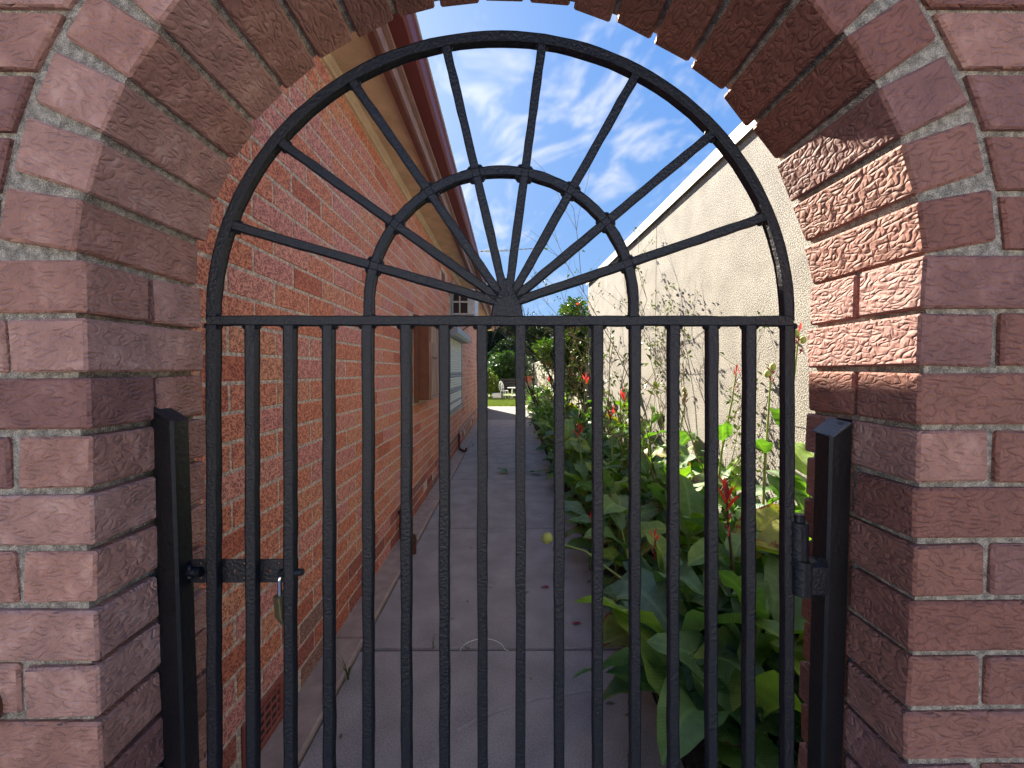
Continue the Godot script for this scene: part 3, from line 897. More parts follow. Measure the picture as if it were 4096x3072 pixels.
func build_house() -> void:
	rng.seed = 404
	var t := thing("brick_house", "long orange brick house wall with cream eaves, left of the path", "house", Vector3(HX, 0, -7.0))
	var o := -t.position
	var g := G.new()
	g.cbox(Vector3(HX - 2.3 - 0.0024, EAVE / 2 + 0.1, (HZ0 + HZ1) / 2), Vector3(4.6, EAVE + 0.2, HZ0 - HZ1 - 0.02), 0.001)
	obj("mortar", g, M.house_mortar, t, o)
	# every brick of the wall: the 300 that show largest one by one
	var all := []
	var course := 0
	var y := 0.020
	while y + 0.076 < EAVE + 0.03:
		var z := HZ0 - (0.0 if course % 2 == 0 else 0.115)
		if course % 2 == 1:
			all.append([y, HZ0, HZ0 - 0.105])
		while z > HZ1 + 0.02:
			var z1 := maxf(z - 0.230, HZ1)
			all.append([y, z, z1])
			z = z1 - 0.010
		y += 0.0862
		course += 1
	var scored := []
	for b in all:
		if house_hole(b[0] + 0.038, b[1], b[2]):
			continue
		var zc: float = -(b[1] + b[2]) / 2
		var yy: float = b[0] + 0.038 - EYE
		var px: float = 1100 + (HX / zc) * 880
		var py: float = 800 - yy / zc * 880
		var seen := px > 425 and py > -20 and py < 1680
		if seen and py < 560:   # above the springing the round arch cuts the view
			var ex := px - 1085.0
			seen = ex * ex + (py - 690.0) * (py - 690.0) < 690.0 * 690.0
		var area: float = (1.0 / (zc * zc * zc)) if seen else -zc
		scored.append([area, b])
	scored.sort_custom(func(p, q): return p[0] > q[0])
	var far := G.new()
	var tones := [[0.82, 0.31, 0.165], [0.83, 0.36, 0.19], [0.80, 0.285, 0.14], [0.83, 0.36, 0.24], [0.66, 0.20, 0.10], [0.79, 0.33, 0.24], [0.46, 0.14, 0.09], [0.38, 0.20, 0.14]]
	for k in scored.size():
		var b = scored[k][1]
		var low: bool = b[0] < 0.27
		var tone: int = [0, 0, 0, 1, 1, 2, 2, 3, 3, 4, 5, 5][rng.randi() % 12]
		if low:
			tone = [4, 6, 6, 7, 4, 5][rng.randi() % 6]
		var len: float = b[1] - b[2]
		var c := Vector3(HX - 0.055 + rng.randf_range(-0.001, 0.001), b[0] + 0.038, (b[1] + b[2]) / 2)
		if k < 300:
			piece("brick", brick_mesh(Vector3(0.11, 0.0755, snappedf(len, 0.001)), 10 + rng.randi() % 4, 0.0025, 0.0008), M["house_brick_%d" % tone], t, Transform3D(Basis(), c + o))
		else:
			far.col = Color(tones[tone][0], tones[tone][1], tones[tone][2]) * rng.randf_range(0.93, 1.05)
			far.uvo = Vector2(rng.randf(), rng.randf())
			var q := Vector3(0.0, 0.0378, len / 2)
			var xx := c.x + 0.055
			# outer face with a small chamfer, and its four sides
			var f := []
			var s := []
			for e in [[-1, -1], [-1, 1], [1, 1], [1, -1]]:
				f.append(Vector3(xx, c.y + e[0] * (q.y - 0.002), c.z + e[1] * (q.z - 0.002)))
				s.append(Vector3(xx - 0.002, c.y + e[0] * q.y, c.z + e[1] * q.z))
			far.quad(f[0], f[1], f[2], f[3], Vector3.RIGHT)
			for e in 4:
				var e2 := (e + 1) % 4
				far.quad(f[e], f[e2], s[e2], s[e], (f[e] + f[e2]) / 2 - Vector3(xx - 0.01, c.y, c.z))
				far.quad(s[e], s[e2], s[e2] - Vector3(0.02, 0, 0), s[e] - Vector3(0.02, 0, 0), (s[e] + s[e2]) / 2 - Vector3(xx - 0.002, c.y, c.z))
	var fb := obj("brickwork", far, M.house_brick_far, t, o)
	fb.set_meta("kind", "stuff")
	# eaves
	var zc := (HZ0 + HZ1) / 2 - 0.15
	var zl := HZ0 - HZ1 + 0.6
	zc = HZ0 - zl / 2 + 0.02
	var strip := func(called: String, prof: PackedVector2Array, m: Material) -> MeshInstance3D:
		var s := G.new()
		s.extrude(prof, HZ0 - zl, HZ0 + 0.02)
		return obj(called, s, m, t, o)
	var n := 6
	for k in n:   # soffit boards, butted with a fine gap
		var s := G.new()
		var za := HZ0 - zl * k / n
		var zb := HZ0 - zl * (k + 1) / n + 0.003
		s.cbox(Vector3(-0.69, EAVE + 0.012, (za + zb) / 2), Vector3(0.27, 0.008, za - zb), 0.001)
		obj("soffit_board", s, M.cream_paint, t, o)
	strip.call("soffit_moulding", PackedVector2Array([Vector2(HX - 0.004, EAVE - 0.034), Vector2(HX + 0.012, EAVE - 0.032), Vector2(HX + 0.016, EAVE - 0.016), Vector2(HX + 0.030, EAVE - 0.004), Vector2(HX + 0.034, EAVE + 0.007), Vector2(HX - 0.004, EAVE + 0.007)]), M.cream_paint)
	strip.call("fascia_strip", PackedVector2Array([Vector2(-0.575, EAVE - 0.018), Vector2(-0.551, EAVE - 0.018), Vector2(-0.551, EAVE + 0.03), Vector2(-0.575, EAVE + 0.03)]), M.fascia_brown)
	strip.call("fascia_board", PackedVector2Array([Vector2(-0.549, EAVE - 0.010), Vector2(-0.532, EAVE - 0.010), Vector2(-0.532, EAVE + 0.15), Vector2(-0.549, EAVE + 0.15)]), M.fascia_pink)
	strip.call("gutter_bracket_rail", PackedVector2Array([Vector2(-0.530, EAVE + 0.052), Vector2(-0.508, EAVE + 0.056), Vector2(-0.508, EAVE + 0.075), Vector2(-0.530, EAVE + 0.075)]), M.fascia_pink)
	strip.call("gutter", PackedVector2Array([Vector2(-0.528, EAVE + 0.078), Vector2(-0.44, EAVE + 0.080), Vector2(-0.425, EAVE + 0.092), Vector2(-0.421, EAVE + 0.155), Vector2(-0.412, EAVE + 0.163), Vector2(-0.412, EAVE + 0.178), Vector2(-0.428, EAVE + 0.178), Vector2(-0.436, EAVE + 0.100), Vector2(-0.528, EAVE + 0.095)]), M.gutter_maroon)
	strip.call("roof_edge", PackedVector2Array([Vector2(-0.56, EAVE + 0.182), Vector2(-0.407, EAVE + 0.181), Vector2(-0.407, EAVE + 0.190), Vector2(-0.56, EAVE + 0.195)]), M.white_metal)
	var rf := G.new()
	rf.extrude(PackedVector2Array([Vector2(-0.56, EAVE + 0.14), Vector2(-0.56, EAVE + 0.20), Vector2(-3.4, EAVE + 0.95), Vector2(-5.4, EAVE + 0.40), Vector2(-5.4, EAVE + 0.14)]), HZ0 - zl, HZ0 + 0.02)
	obj("roof", rf, M.roof_iron, t, o)
	# terracotta air vents
	for q in [[-1.315, 0.1025, 0.226, 0.160], [-4.12, 0.1425, 0.226, 0.080], [-7.12, 0.1425, 0.226, 0.080], [-8.92, 0.1425, 0.226, 0.080], [-10.82, 0.1425, 0.226, 0.080], [-5.045, EYE + 1.125, 0.226, 0.150]]:
		var w: float = q[2]
		var h: float = q[3]
		var v := G.new()
		var at := Vector3(HX, q[1], q[0])
		for s in [-1, 1]:
			v.cbox(at + Vector3(-0.010, s * (h / 2 - 0.011), 0), Vector3(0.030, 0.022, w), 0.003)
			v.cbox(at + Vector3(-0.010, 0, s * (w / 2 - 0.013)), Vector3(0.0292, h - 0.044, 0.026), 0.003)
		var vent := obj("air_vent", v, M.terracotta, t, o)
		var rows := 4 if h > 0.1 else 2
		var dark_plate := G.new()  # dark plate coloured in for the shade inside the vent
		dark_plate.cbox(at + Vector3(-0.0010, 0, 0), Vector3(0.0016, h - 0.040, w - 0.048), 0.0002)
		obj("painted_hollow", dark_plate, M.grille_dark, vent)
		for i in rows:
			var s := G.new()
			s.cbox(at + Vector3(-0.001, -h / 2 + 0.022 + (h - 0.044) * (i + 0.5) / rows, 0), Vector3(0.007, (h - 0.044) / rows * 0.42, w - 0.054), 0.0015, Basis(Vector3(0, 0, 1), -0.35))
			obj("slat", s, M.terracotta, vent)
		for i in 5:
			var s := G.new()
			s.cbox(at + Vector3(-0.0005, 0, -w / 2 + 0.026 + (w - 0.052) * (i + 0.5) / 5), Vector3(0.006, h - 0.046, 0.009), 0.001)
			obj("rib", s, M.terracotta, vent)
	# roller shutter over the window
	var sh := G.new()
	sh.cbox(Vector3(HX - 0.035, EYE - 0.06, -6.05), Vector3(0.03, 1.10, 1.70), 0.001)
	var win := obj("roller_shutter", sh, M.shutter_grey, t, o)
	tag(win, "cream roller shutter with three grey bands, closed over a window")
	var rows2 := 27
	for k in rows2:
		var s := G.new()
		var yy := EYE - 0.555 + 1.01 * (k + 0.5) / rows2
		s.extrude(PackedVector2Array([Vector2(HX - 0.006, yy - 0.0187), Vector2(HX + 0.003, yy - 0.0165), Vector2(HX + 0.010, yy), Vector2(HX + 0.003, yy + 0.0165), Vector2(HX - 0.006, yy + 0.0187)]), -6.86, -5.235)
		obj("slat", s, M.shutter_grey if k in [2, 6, 7, 12, 13] else M.shutter_cream, win)
	var fr := G.new()
	for zz in [-5.225, -6.875]:
		fr.cbox(Vector3(HX - 0.004, EYE - 0.06, zz), Vector3(0.036, 1.06, 0.035), 0.003)
	fr.cbox(Vector3(HX + 0.0, EYE - 0.582, -6.05), Vector3(0.055, 0.030, 1.70), 0.004)
	obj("guide_frame", fr, M.shutter_grey, win)
	var bx := G.new()
	bx.extrude(PackedVector2Array([Vector2(HX - 0.03, EYE + 0.452), Vector2(HX + 0.125, EYE + 0.452), Vector2(HX + 0.155, EYE + 0.485), Vector2(HX + 0.155, EYE + 0.560), Vector2(HX + 0.085, EYE + 0.615), Vector2(HX - 0.03, EYE + 0.615)]), -6.90, -5.20)
	obj("shutter_box", bx, M.box_grey, win)

func build_house_fittings() -> void:
	rng.seed = 505
	# timber-fronted cupboard on the wall
	var y0 := EYE - 0.262
	var y1 := EYE + 0.455
	var t := thing("meter_cupboard", "brown painted wall cupboard with a bare weathered timber door", "cupboard", Vector3(HX, y0, -3.75))
	var o := -t.position
	var g := G.new()
	g.extrude(PackedVector2Array([Vector2(HX + 0.004, y0 + 0.012), Vector2(HX + 0.122, y0 + 0.008), Vector2(HX + 0.122, y1 - 0.03), Vector2(HX + 0.004, y1)]), -4.02, -3.49, 0.003)
	obj("body", g, M.brown_paint, t, o)
	g = G.new()
	g.cbox(Vector3(HX + 0.011, (y0 + y1) / 2, -3.482), Vector3(0.046, y1 - y0 + 0.03, 0.034), 0.004)
	g.cbox(Vector3(HX + 0.011, (y0 + y1) / 2, -4.03), Vector3(0.046, y1 - y0 + 0.03, 0.03), 0.004)
	obj("frame", g, M.brown_paint, t, o)
	g = G.new()
	for q in [[(y0 + y1) / 2 - 0.012, 0.67, -3.502, 0.022], [(y0 + y1) / 2 - 0.012, 0.67, -4.008, 0.022]]:
		g.cbox(Vector3(HX + 0.133, q[0], q[2]), Vector3(0.024, q[1], q[3]), 0.003)
	g.cbox(Vector3(HX + 0.133, y0 + 0.020, -3.755), Vector3(0.0235, 0.03, 0.482), 0.003)
	g.cbox(Vector3(HX + 0.133, y1 - 0.048, -3.755), Vector3(0.0235, 0.03, 0.482), 0.003)
	obj("door_frame", g, M.weathered_timber, t, o)
	for k in 7:
		g = G.new()
		g.uvo = Vector2(k * 0.2, 0)
		var z := -3.518 - 0.0678 * (k + 0.5)
		g.cbox(Vector3(HX + 0.129 + 0.001 * (k % 2), (y0 + y1) / 2 - 0.014, z), Vector3(0.012, 0.615, 0.0645), 0.002)
		obj("plank", g, M.weathered_timber, t, o)
	g = G.new()
	g.extrude(PackedVector2Array([Vector2(HX + 0.0, y1 + 0.022), Vector2(HX + 0.0, y1 + 0.008), Vector2(HX + 0.165, y1 - 0.032), Vector2(HX + 0.165, y1 - 0.022)]), -4.05, -3.465)
	obj("lid", g, M.brown_paint, t, o)
	g = G.new()
	g.tube([Vector3(HX + 0.148, EYE + 0.115, -3.53), Vector3(HX + 0.156, EYE + 0.108, -3.57), Vector3(HX + 0.156, EYE + 0.100, -3.63), Vector3(HX + 0.156, EYE + 0.106, -3.66), Vector3(HX + 0.156, EYE + 0.118, -3.655)], [0.004], 6)
	obj("hook", g, M.stem_dark, t, o)
	# air conditioner through the wall
	t = thing("air_conditioner", "boxy white air conditioner with dark grilles sticking out under the eaves", "air conditioner", Vector3(HX, EYE + 0.78, -6.1))
	o = -t.position
	g = G.new()
	g.cbox(Vector3(HX + 0.14, EYE + 0.955, -6.11), Vector3(0.36, 0.345, 0.74), 0.008)
	obj("case", g, M.appliance_white, t, o)
	g = G.new()
	g.cbox(Vector3(HX + 0.150, EYE + 0.955, -5.728), Vector3(0.364, 0.360, 0.022), 0.004)
	obj("surround", g, M.appliance_white, t, o)
	for i in 2:
		for j in 2:
			g = G.new()
			var c := Vector3(HX + 0.062 + i * 0.118, EYE + 0.87 + j * 0.168, -5.7165)
			g.cbox(c, Vector3(0.098, 0.145, 0.003), 0.0005)
			var gr := obj("grille", g, M.grille_dark, t, o)
			for k in 7:
				var s := G.new()
				s.cbox(c + Vector3(0, -0.061 + k * 0.0203, 0.005), Vector3(0.098, 0.006, 0.006), 0.001, Basis(Vector3.RIGHT, 0.5))
				obj("louvre", s, M.grille_dark, gr)
	g = G.new()
	g.cbox(Vector3(HX + 0.02, EYE + 0.98, -5.70), Vector3(0.03, 0.52, 0.03), 0.003)
	obj("mounting_post", g, M.box_grey, t, o)
	for z in [-5.80, -6.42]:
		g = G.new()
		g.tube([Vector3(HX, EYE + 0.58, z), Vector3(HX + 0.30, EYE + 0.775, z)], [0.011], 6)
		obj("bracket", g, M.weathered_timber, t, o)
	# pipes at the foot of the wall
	t = thing("water_pipe", "rusty brown pipe stub bending out from the brick wall by the path", "pipe", Vector3(-0.76, 0, -2.90))
	o = -t.position
	g = G.new()
	g.tube([Vector3(-0.785, 0.235, -2.93), Vector3(-0.785, 0.07, -2.93), Vector3(-0.782, 0.048, -2.92), Vector3(-0.765, 0.036, -2.90), Vector3(-0.72, 0.033, -2.84), Vector3(-0.66, 0.032, -2.775)], [0.0145], 12)
	obj("pipe", g, M.pipe_rust, t, o)
	g = G.new()
	g.tube([Vector3(-0.785, 0.225, -2.93), Vector3(-0.785, 0.245, -2.93)], [0.0215], 12)
	g.tube([Vector3(-0.785, 0.245, -2.93), Vector3(-0.785, 0.256, -2.93)], [0.010], 8)
	obj("collar", g, M.pipe_rust, t, o)
	g = G.new()
	g.tube([Vector3(-0.785, 0.12, -2.93), Vector3(-0.785, 0.145, -2.93)], [0.019], 12)
	obj("collar", g, M.pipe_rust, t, o)
	g = G.new()
	g.tube([Vector3(-0.655, 0.004, -2.765), Vector3(-0.655, 0.125, -2.765)], [0.017], 12)
	g.tube([Vector3(-0.655, 0.080, -2.765), Vector3(-0.655, 0.100, -2.765)], [0.0215], 12)
	g.tube([Vector3(-0.655, 0.124, -2.765), Vector3(-0.655, 0.136, -2.765)], [0.010], 8)
	obj("stub", g, M.pipe_rust, t, o)
	t = thing("conduit_pipe", "thin brown conduit running low along the house wall, elbowed to the ground", "pipe", Vector3(-0.785, 0, -6.4))
	o = -t.position
	g = G.new()
	g.tube([Vector3(-0.786, 0.30, -13.6), Vector3(-0.786, 0.30, -9.5), Vector3(-0.786, 0.298, -6.45), Vector3(-0.786, 0.285, -6.40), Vector3(-0.786, 0.26, -6.38)], [0.014], 8)
	obj("pipe", g, M.pipe_grey, t, o)
	g = G.new()
	g.tube([Vector3(-0.786, 0.26, -6.38), Vector3(-0.786, 0.07, -6.37), Vector3(-0.78, 0.045, -6.35), Vector3(-0.755, 0.034, -6.30), Vector3(-0.68, 0.034, -6.15), Vector3(-0.652, 0.05, -6.11), Vector3(-0.65, 0.09, -6.105)], [0.017], 10)
	obj("elbow", g, M.pipe_rust, t, o)
	for z in [-7.6, -9.2, -11.0]:
		g = G.new()
		g.cbox(Vector3(-0.793, 0.30, z), Vector3(0.036, 0.034, 0.02), 0.003)
		obj("clip", g, M.pipe_grey, t, o)
	# television antenna at the far end of the house
	t = thing("television_antenna", "thin television antenna on a tall mast against the sky, beyond the trees", "antenna", Vector3(-0.95, 0, -31.5))
	o = -t.position
	g = G.new()
	g.tube([Vector3(-0.95, 0, -31.5), Vector3(-0.95, 10.55, -31.5)], [0.034], 8)
	obj("mast", g, M.antenna_metal, t, o)
	g = G.new()
	var b0 := Vector3(-2.15, 10.25, -31.2)
	var b1 := Vector3(2.35, 10.75, -32.0)
	g.tube([b0, b1], [0.030], 6)
	obj("boom", g, M.antenna_metal, t, o)
	for k in 12:
		g = G.new()
		var c := b0.lerp(b1, (k + 0.3) / 12.0)
		var big := 2.2 if k < 4 else 0.8
		g.tube([c + Vector3(-0.42, 0.22, -0.7) * big, c + Vector3(0.42, -0.22, 0.7) * big], [0.017], 5)
		obj("rod", g, M.antenna_metal, t, o)
	# dark fitting at the edge of the front wall
	t = thing("wall_knob", "small dark round knob on the front brickwork at far left", "knob", Vector3(-0.771, 0.755, -0.594))
	g = G.new()
	g.blob(Vector3.ZERO, Vector3(0.010, 0.026, 0.016), 8, 12)
	obj("knob", g, M.brown_paint, t)
	g = G.new()
	g.cbox(Vector3(0, 0, -0.002), Vector3(0.010, 0.050, 0.006), 0.002)
	obj("plate", g, M.brown_paint, t)

# ------------------------------------------------------------------ right-hand wall, fences, yard
func build_neighbour() -> void:
	rng.seed = 606
	var t := thing("rendered_wall", "tall beige rough-rendered building wall with white metal coping, right of the path", "wall", Vector3(1.40, 0, -3.7))
	var o := -t.position
	var A := Vector2(1.435, -0.84)
	var B := Vector2(1.262, -6.55)
	var d := (B - A).normalized()
	var nrm := Vector2(d.y, -d.x)   # to the right of walking away
	if nrm.x < 0: nrm = -nrm
	var top := EYE + 1.405
	var ends: Array[float] = [0.0, 2.92, 5.713]
	for k in 2:   # two panels with a movement joint between
		var g := G.new()
		var p := A + d * (ends[k] + (0.005 if k else 0.0))
		var q := A + d * (ends[k + 1] - (0.005 if k == 0 else 0.0))
		var poly := PackedVector2Array([p, q, q + nrm * 0.20, p + nrm * 0.20])
		var tr := Transform3D(Basis(Vector3.RIGHT, Vector3(0, 0, 1), Vector3.DOWN), Vector3.ZERO)   # poly y -> z, extrude -> -y
		g.extrude(poly, -top, 0.1, 0.003, tr)
		var pn := obj("panel", g, M.render_coat, t, o)
	var g2 := G.new()
	var jp := A + d * 2.92
	g2.cbox(Vector3(jp.x + nrm.x * 0.1, top / 2, jp.y + nrm.y * 0.1), Vector3(0.18, top, 0.02), 0.001)
	obj("joint_seal", g2, M.house_mortar, t, o)
	for k in 2:
		var c := G.new()
		var p := A + d * (ends[k] + (0.002 if k else -0.02))
		var q := A + d * (ends[k + 1] - (0.002 if k == 0 else -0.02))
		var ang := atan2(d.x, d.y)
		var len := (q - p).length()
		var mid := (p + q) / 2
		# section across the wall: x towards the building, y up
		var prof := PackedVector2Array([Vector2(-0.030, -0.048), Vector2(-0.026, -0.048), Vector2(-0.022, 0.0), Vector2(0.225, 0.012), Vector2(0.225, 0.040), Vector2(0.03, 0.044), Vector2(0.020, 0.062), Vector2(-0.004, 0.062), Vector2(-0.014, 0.050), Vector2(-0.016, 0.030), Vector2(-0.034, 0.022)])
		var bx := Vector3(nrm.x, 0, nrm.y)
		var bz := Vector3(d.x, 0, d.y)
		c.extrude(prof, -len / 2, len / 2, 0.0, Transform3D(Basis(bx, Vector3.UP, bz), Vector3(mid.x, top, mid.y)))
		obj("coping", c, M.white_metal, t, o)
		var gap_strip := G.new()  # tan strip standing in for the shadow gap under the coping roll
		gap_strip.cbox(Vector3(mid.x, top + 0.028, mid.y) + bx * -0.030, Vector3(0.014, 0.012, len), 0.001, Basis(bx, Vector3.UP, bz))
		obj("shadow_gap_strip", gap_strip, M.cream_paint, t, o)
	# pale steel fence from the wall's end to the back
	t = thing("steel_fence", "pale cream ribbed steel fence beyond the rendered wall", "fence", Vector3(1.26, 0, -14))
	o = -t.position
	var z := -6.60
	for k in 21:
		var s := G.new()
		var w := 0.78
		var prof := PackedVector2Array()
		for j in 6:
			var u := j * 0.13
			prof.append_array(PackedVector2Array([Vector2(u, 0.0), Vector2(u + 0.075, 0.0), Vector2(u + 0.09, 0.028), Vector2(u + 0.115, 0.028)]))
		for j in prof.size() - 1:
			var p := prof[j]
			var q := prof[j + 1]
			s.quad(Vector3(1.262 + p.y, 0.02, z - p.x), Vector3(1.262 + q.y, 0.02, z - q.x), Vector3(1.262 + q.y, 1.60, z - q.x), Vector3(1.262 + p.y, 1.60, z - p.x), Vector3.LEFT)
			s.quad(Vector3(1.268 + p.y, 0.02, z - p.x), Vector3(1.268 + q.y, 0.02, z - q.x), Vector3(1.268 + q.y, 1.60, z - q.x), Vector3(1.268 + p.y, 1.60, z - p.x), Vector3.RIGHT)
		obj("fence_sheet", s, M.fence_steel, t, o)
		s = G.new()
		s.cbox(Vector3(1.276, 0.81, z), Vector3(0.06, 1.63, 0.05), 0.004)
		obj("post", s, M.fence_steel, t, o)
		z -= w + 0.008
	var r := G.new()
	r.cbox(Vector3(1.276, 1.612, (-6.6 + z) / 2), Vector3(0.055, 0.05, 6.6 + absf(z) - 13.2), 0.004)
	obj("top_rail", r, M.fence_steel, t, o)
	t = thing("back_fence", "dark panel fence across the end of the back lawn", "fence", Vector3(0, 0, -24.4))
	o = -t.position
	for k in 9:
		var s := G.new()
		s.cbox(Vector3(-8 + k * 2.0, 0.85, -24.4), Vector3(1.96, 1.72, 0.04), 0.004)
		obj("fence_panel", s, M.fence_dark, t, o)
	t = thing("back_side_fence", "dark panel fence closing the lawn behind the house", "fence", Vector3(-8.6, 0, -19))
	o = -t.position
	for k in 5:
		var s := G.new()
		s.cbox(Vector3(-8.6, 0.85, -14.6 - k * 2.0), Vector3(0.04, 1.72, 1.96), 0.004)
		obj("fence_panel", s, M.fence_dark, t, o)
	# unseen pale house, added to bounce sunlight onto the archway front
	t = thing("added_street_house", "added unseen cream house across the street, bouncing sunlight onto the brick archway", "house", Vector3(-2.0, 0, 19.5))
	o = -t.position
	var sh := G.new()
	sh.cbox(Vector3(-2.0, 2.2, 19.5), Vector3(26.0, 4.6, 9.0), 0.02)
	obj("wall", sh, mat("pale_render", lin(0.90, 0.86, 0.80), 0.9, 1.5, M.render_coat.albedo_texture), t, o)
	sh = G.new()
	sh.extrude(PackedVector2Array([Vector2(14.4, 4.5), Vector2(14.4, 4.65), Vector2(19.5, 6.6), Vector2(24.6, 4.65), Vector2(24.6, 4.5)]), -15.6, 11.6, 0.0, Transform3D(Basis(Vector3(0, 0, 1), Vector3.UP, Vector3(1, 0, 0)), Vector3.ZERO))
	obj("roof", sh, M.roof_iron, t, o)
	for k in 5:
		sh = G.new()
		sh.cbox(Vector3(-12.0 + k * 5.0, 2.1, 14.98), Vector3(1.6, 1.3, 0.08), 0.01)
		obj("window", sh, M.fence_dark, t, o)
		sh = G.new()
		sh.cbox(Vector3(-12.0 + k * 5.0, 1.40, 14.95), Vector3(1.8, 0.08, 0.16), 0.01)
		obj("sill", sh, M.white_paint, t, o)
	# garage next door: white wall and grey gutter over the fence
	t = thing("neighbour_garage", "white garage with grey roof and gutter behind the steel fence", "garage", Vector3(4.2, 0, -20))
	o = -t.position
	var h := G.new()
	h.cbox(Vector3(4.35, 1.30, -20.6), Vector3(4.3, 2.6, 15.2), 0.01)
	obj("wall", h, M.white_paint, t, o)
	h = G.new()
	h.extrude(PackedVector2Array([Vector2(1.98, 2.62), Vector2(1.98, 2.70), Vector2(4.35, 3.5), Vector2(6.72, 2.70), Vector2(6.72, 2.62)]), -28.4, -12.8)
	obj("roof", h, M.roof_iron, t, o)
	h = G.new()
	h.cbox(Vector3(1.93, 2.66, -20.6), Vector3(0.11, 0.11, 15.7), 0.01)
	obj("gutter", h, M.box_grey, t, o)
	h = G.new()
	h.cbox(Vector3(4.35, 2.86, -12.76), Vector3(0.9, 0.4, 0.05), 0.01)
	obj("gable_vent", h, M.box_grey, t, o)

func cast_leg(g: G, x: float, z: float, h: float, lean: Vector2) -> void:
	g.tube([Vector3(x - lean.x * 0.2, h, z - lean.y * 0.2), Vector3(x + lean.x * 0.35, h * 0.66, z + lean.y * 0.35), Vector3(x + lean.x * 0.15, h * 0.34, z + lean.y * 0.15), Vector3(x + lean.x, 0.03, z + lean.y), Vector3(x + lean.x * 1.4, 0.0, z + lean.y * 1.4)], [0.022, 0.022, 0.017, 0.015, 0.019], 7)

func build_yard() -> void:
	rng.seed = 707
	# cast white garden chair
	var t := thing("garden_chair", "white cast garden chair with a lacy heart-shaped back, on the lawn", "chair", Vector3(-0.22, -0.012, -17.95))
	t.rotation.y = 1.05
	t.scale = Vector3.ONE * 0.88
	var g := G.new()
	g.tube([Vector3(0, 0.415, 0), Vector3(0, 0.44, 0)], [0.20, 0.205], 18)
	obj("seat", g, M.white_paint, t)
	for s in [[-1, -1], [-1, 1], [1, -1], [1, 1]]:
		g = G.new()
		cast_leg(g, s[0] * 0.13, s[1] * 0.13, 0.42, Vector2(s[0] * 0.06, s[1] * 0.06))
		obj("leg", g, M.white_paint, t)
	var back := G.new()
	var rim := []
	for k in 25:
		var a := PI * 1.15 * k / 24.0 - PI * 0.075
		rim.append(Vector3(cos(a) * 0.215, 0.60 + sin(a) * 0.30 * (1.0 - 0.10 * absf(cos(a * 1.0))), -0.17 - 0.03 * sin(a)))
	rim.push_front(Vector3(0.16, 0.44, -0.13))
	rim.append(Vector3(-0.16, 0.44, -0.13))
	back.tube(rim, [0.017], 7)
	var bk := obj("backrest", back, M.white_paint, t)
	var lace := G.new()
	for k in 11:
		var c := Vector3(rng.randf_range(-0.12, 0.12), 0.50 + (k % 6) * 0.06 + rng.randf_range(0, 0.03), -0.175)
		var rr := rng.randf_range(0.030, 0.055)
		var loop := []
		for j in 11:
			loop.append(c + Vector3(cos(TAU * j / 10.0) * rr, sin(TAU * j / 10.0) * rr, 0))
		lace.tube(loop, [0.010], 5, false)
	lace.tube([Vector3(0, 0.44, -0.14), Vector3(0, 0.86, -0.19)], [0.013], 6)
	obj("lacework", lace, M.white_paint, bk)
	# table
	t = thing("garden_table", "round white cast garden table beside the lacy chair", "table", Vector3(0.26, -0.012, -17.75))
	t.scale = Vector3.ONE * 0.80
	g = G.new()
	g.tube([Vector3(0, 0.625, 0), Vector3(0, 0.632, 0), Vector3(0, 0.655, 0)], [0.43, 0.445, 0.445], 28)
	obj("table_top", g, M.white_paint, t)
	for k in 4:
		g = G.new()
		var a := TAU * (k + 0.4) / 4.0
		cast_leg(g, cos(a) * 0.22, sin(a) * 0.22, 0.63, Vector2(cos(a), sin(a)) * 0.10)
		obj("leg", g, M.white_paint, t)
	g = G.new()
	g.tube([Vector3(0, 0.20, 0), Vector3(0, 0.225, 0)], [0.21, 0.21], 18)
	obj("lower_shelf", g, M.white_paint, t)
	# trough, bench, pots
	t = thing("white_trough", "low white planter trough on the lawn left of the chair", "planter", Vector3(-0.55, -0.012, -18.3))
	g = G.new()
	g.cbox(Vector3(0, 0.115, 0), Vector3(0.40, 0.22, 0.24), 0.02)
	obj("box", g, M.white_paint, t)
	g = G.new()
	g.cbox(Vector3(0, 0.236, 0), Vector3(0.43, 0.03, 0.27), 0.01)
	obj("rim", g, M.white_paint, t)
	t = thing("garden_bench", "dark weathered timber bench behind the white table", "bench", Vector3(0.30, -0.012, -19.3))
	for k in 3:
		g = G.new(); g.cbox(Vector3(0, 0.42, -0.14 + k * 0.14), Vector3(1.5, 0.035, 0.12), 0.005); obj("seat_slat", g, M.old_timber, t)
	for k in 3:
		g = G.new(); g.cbox(Vector3(0, 0.56 + k * 0.13, -0.24 - k * 0.015), Vector3(1.5, 0.10, 0.03), 0.005); obj("back_slat", g, M.old_timber, t)
	for s in [-1, 1]:
		g = G.new(); g.cbox(Vector3(s * 0.66, 0.20, 0.0), Vector3(0.06, 0.40, 0.42), 0.008); obj("leg", g, M.old_timber, t)
		g = G.new(); g.cbox(Vector3(s * 0.66, 0.64, -0.27), Vector3(0.06, 0.50, 0.05), 0.008); obj("back_post", g, M.old_timber, t)
	t = thing("stone_planter", "tall grey stone planter at the lawn's edge by the fence", "planter", Vector3(0.82, -0.012, -17.6))
	g = G.new()
	g.tube([Vector3(0, 0, 0), Vector3(0, 0.12, 0), Vector3(0, 0.7, 0), Vector3(0, 0.78, 0)], [0.24, 0.20, 0.26, 0.29], 16)
	obj("body", g, M.pot_grey, t)
	t = thing("terracotta_pot", "orange terracotta pot standing on the grey stone planter", "pot", Vector3(0.80, 0.768, -17.6))
	g = G.new()
	g.tube([Vector3(0, 0, 0), Vector3(0, 0.19, 0), Vector3(0, 0.191, 0), Vector3(0, 0.24, 0)], [0.14, 0.19, 0.215, 0.22], 16)
	obj("body", g, M.terracotta, t)
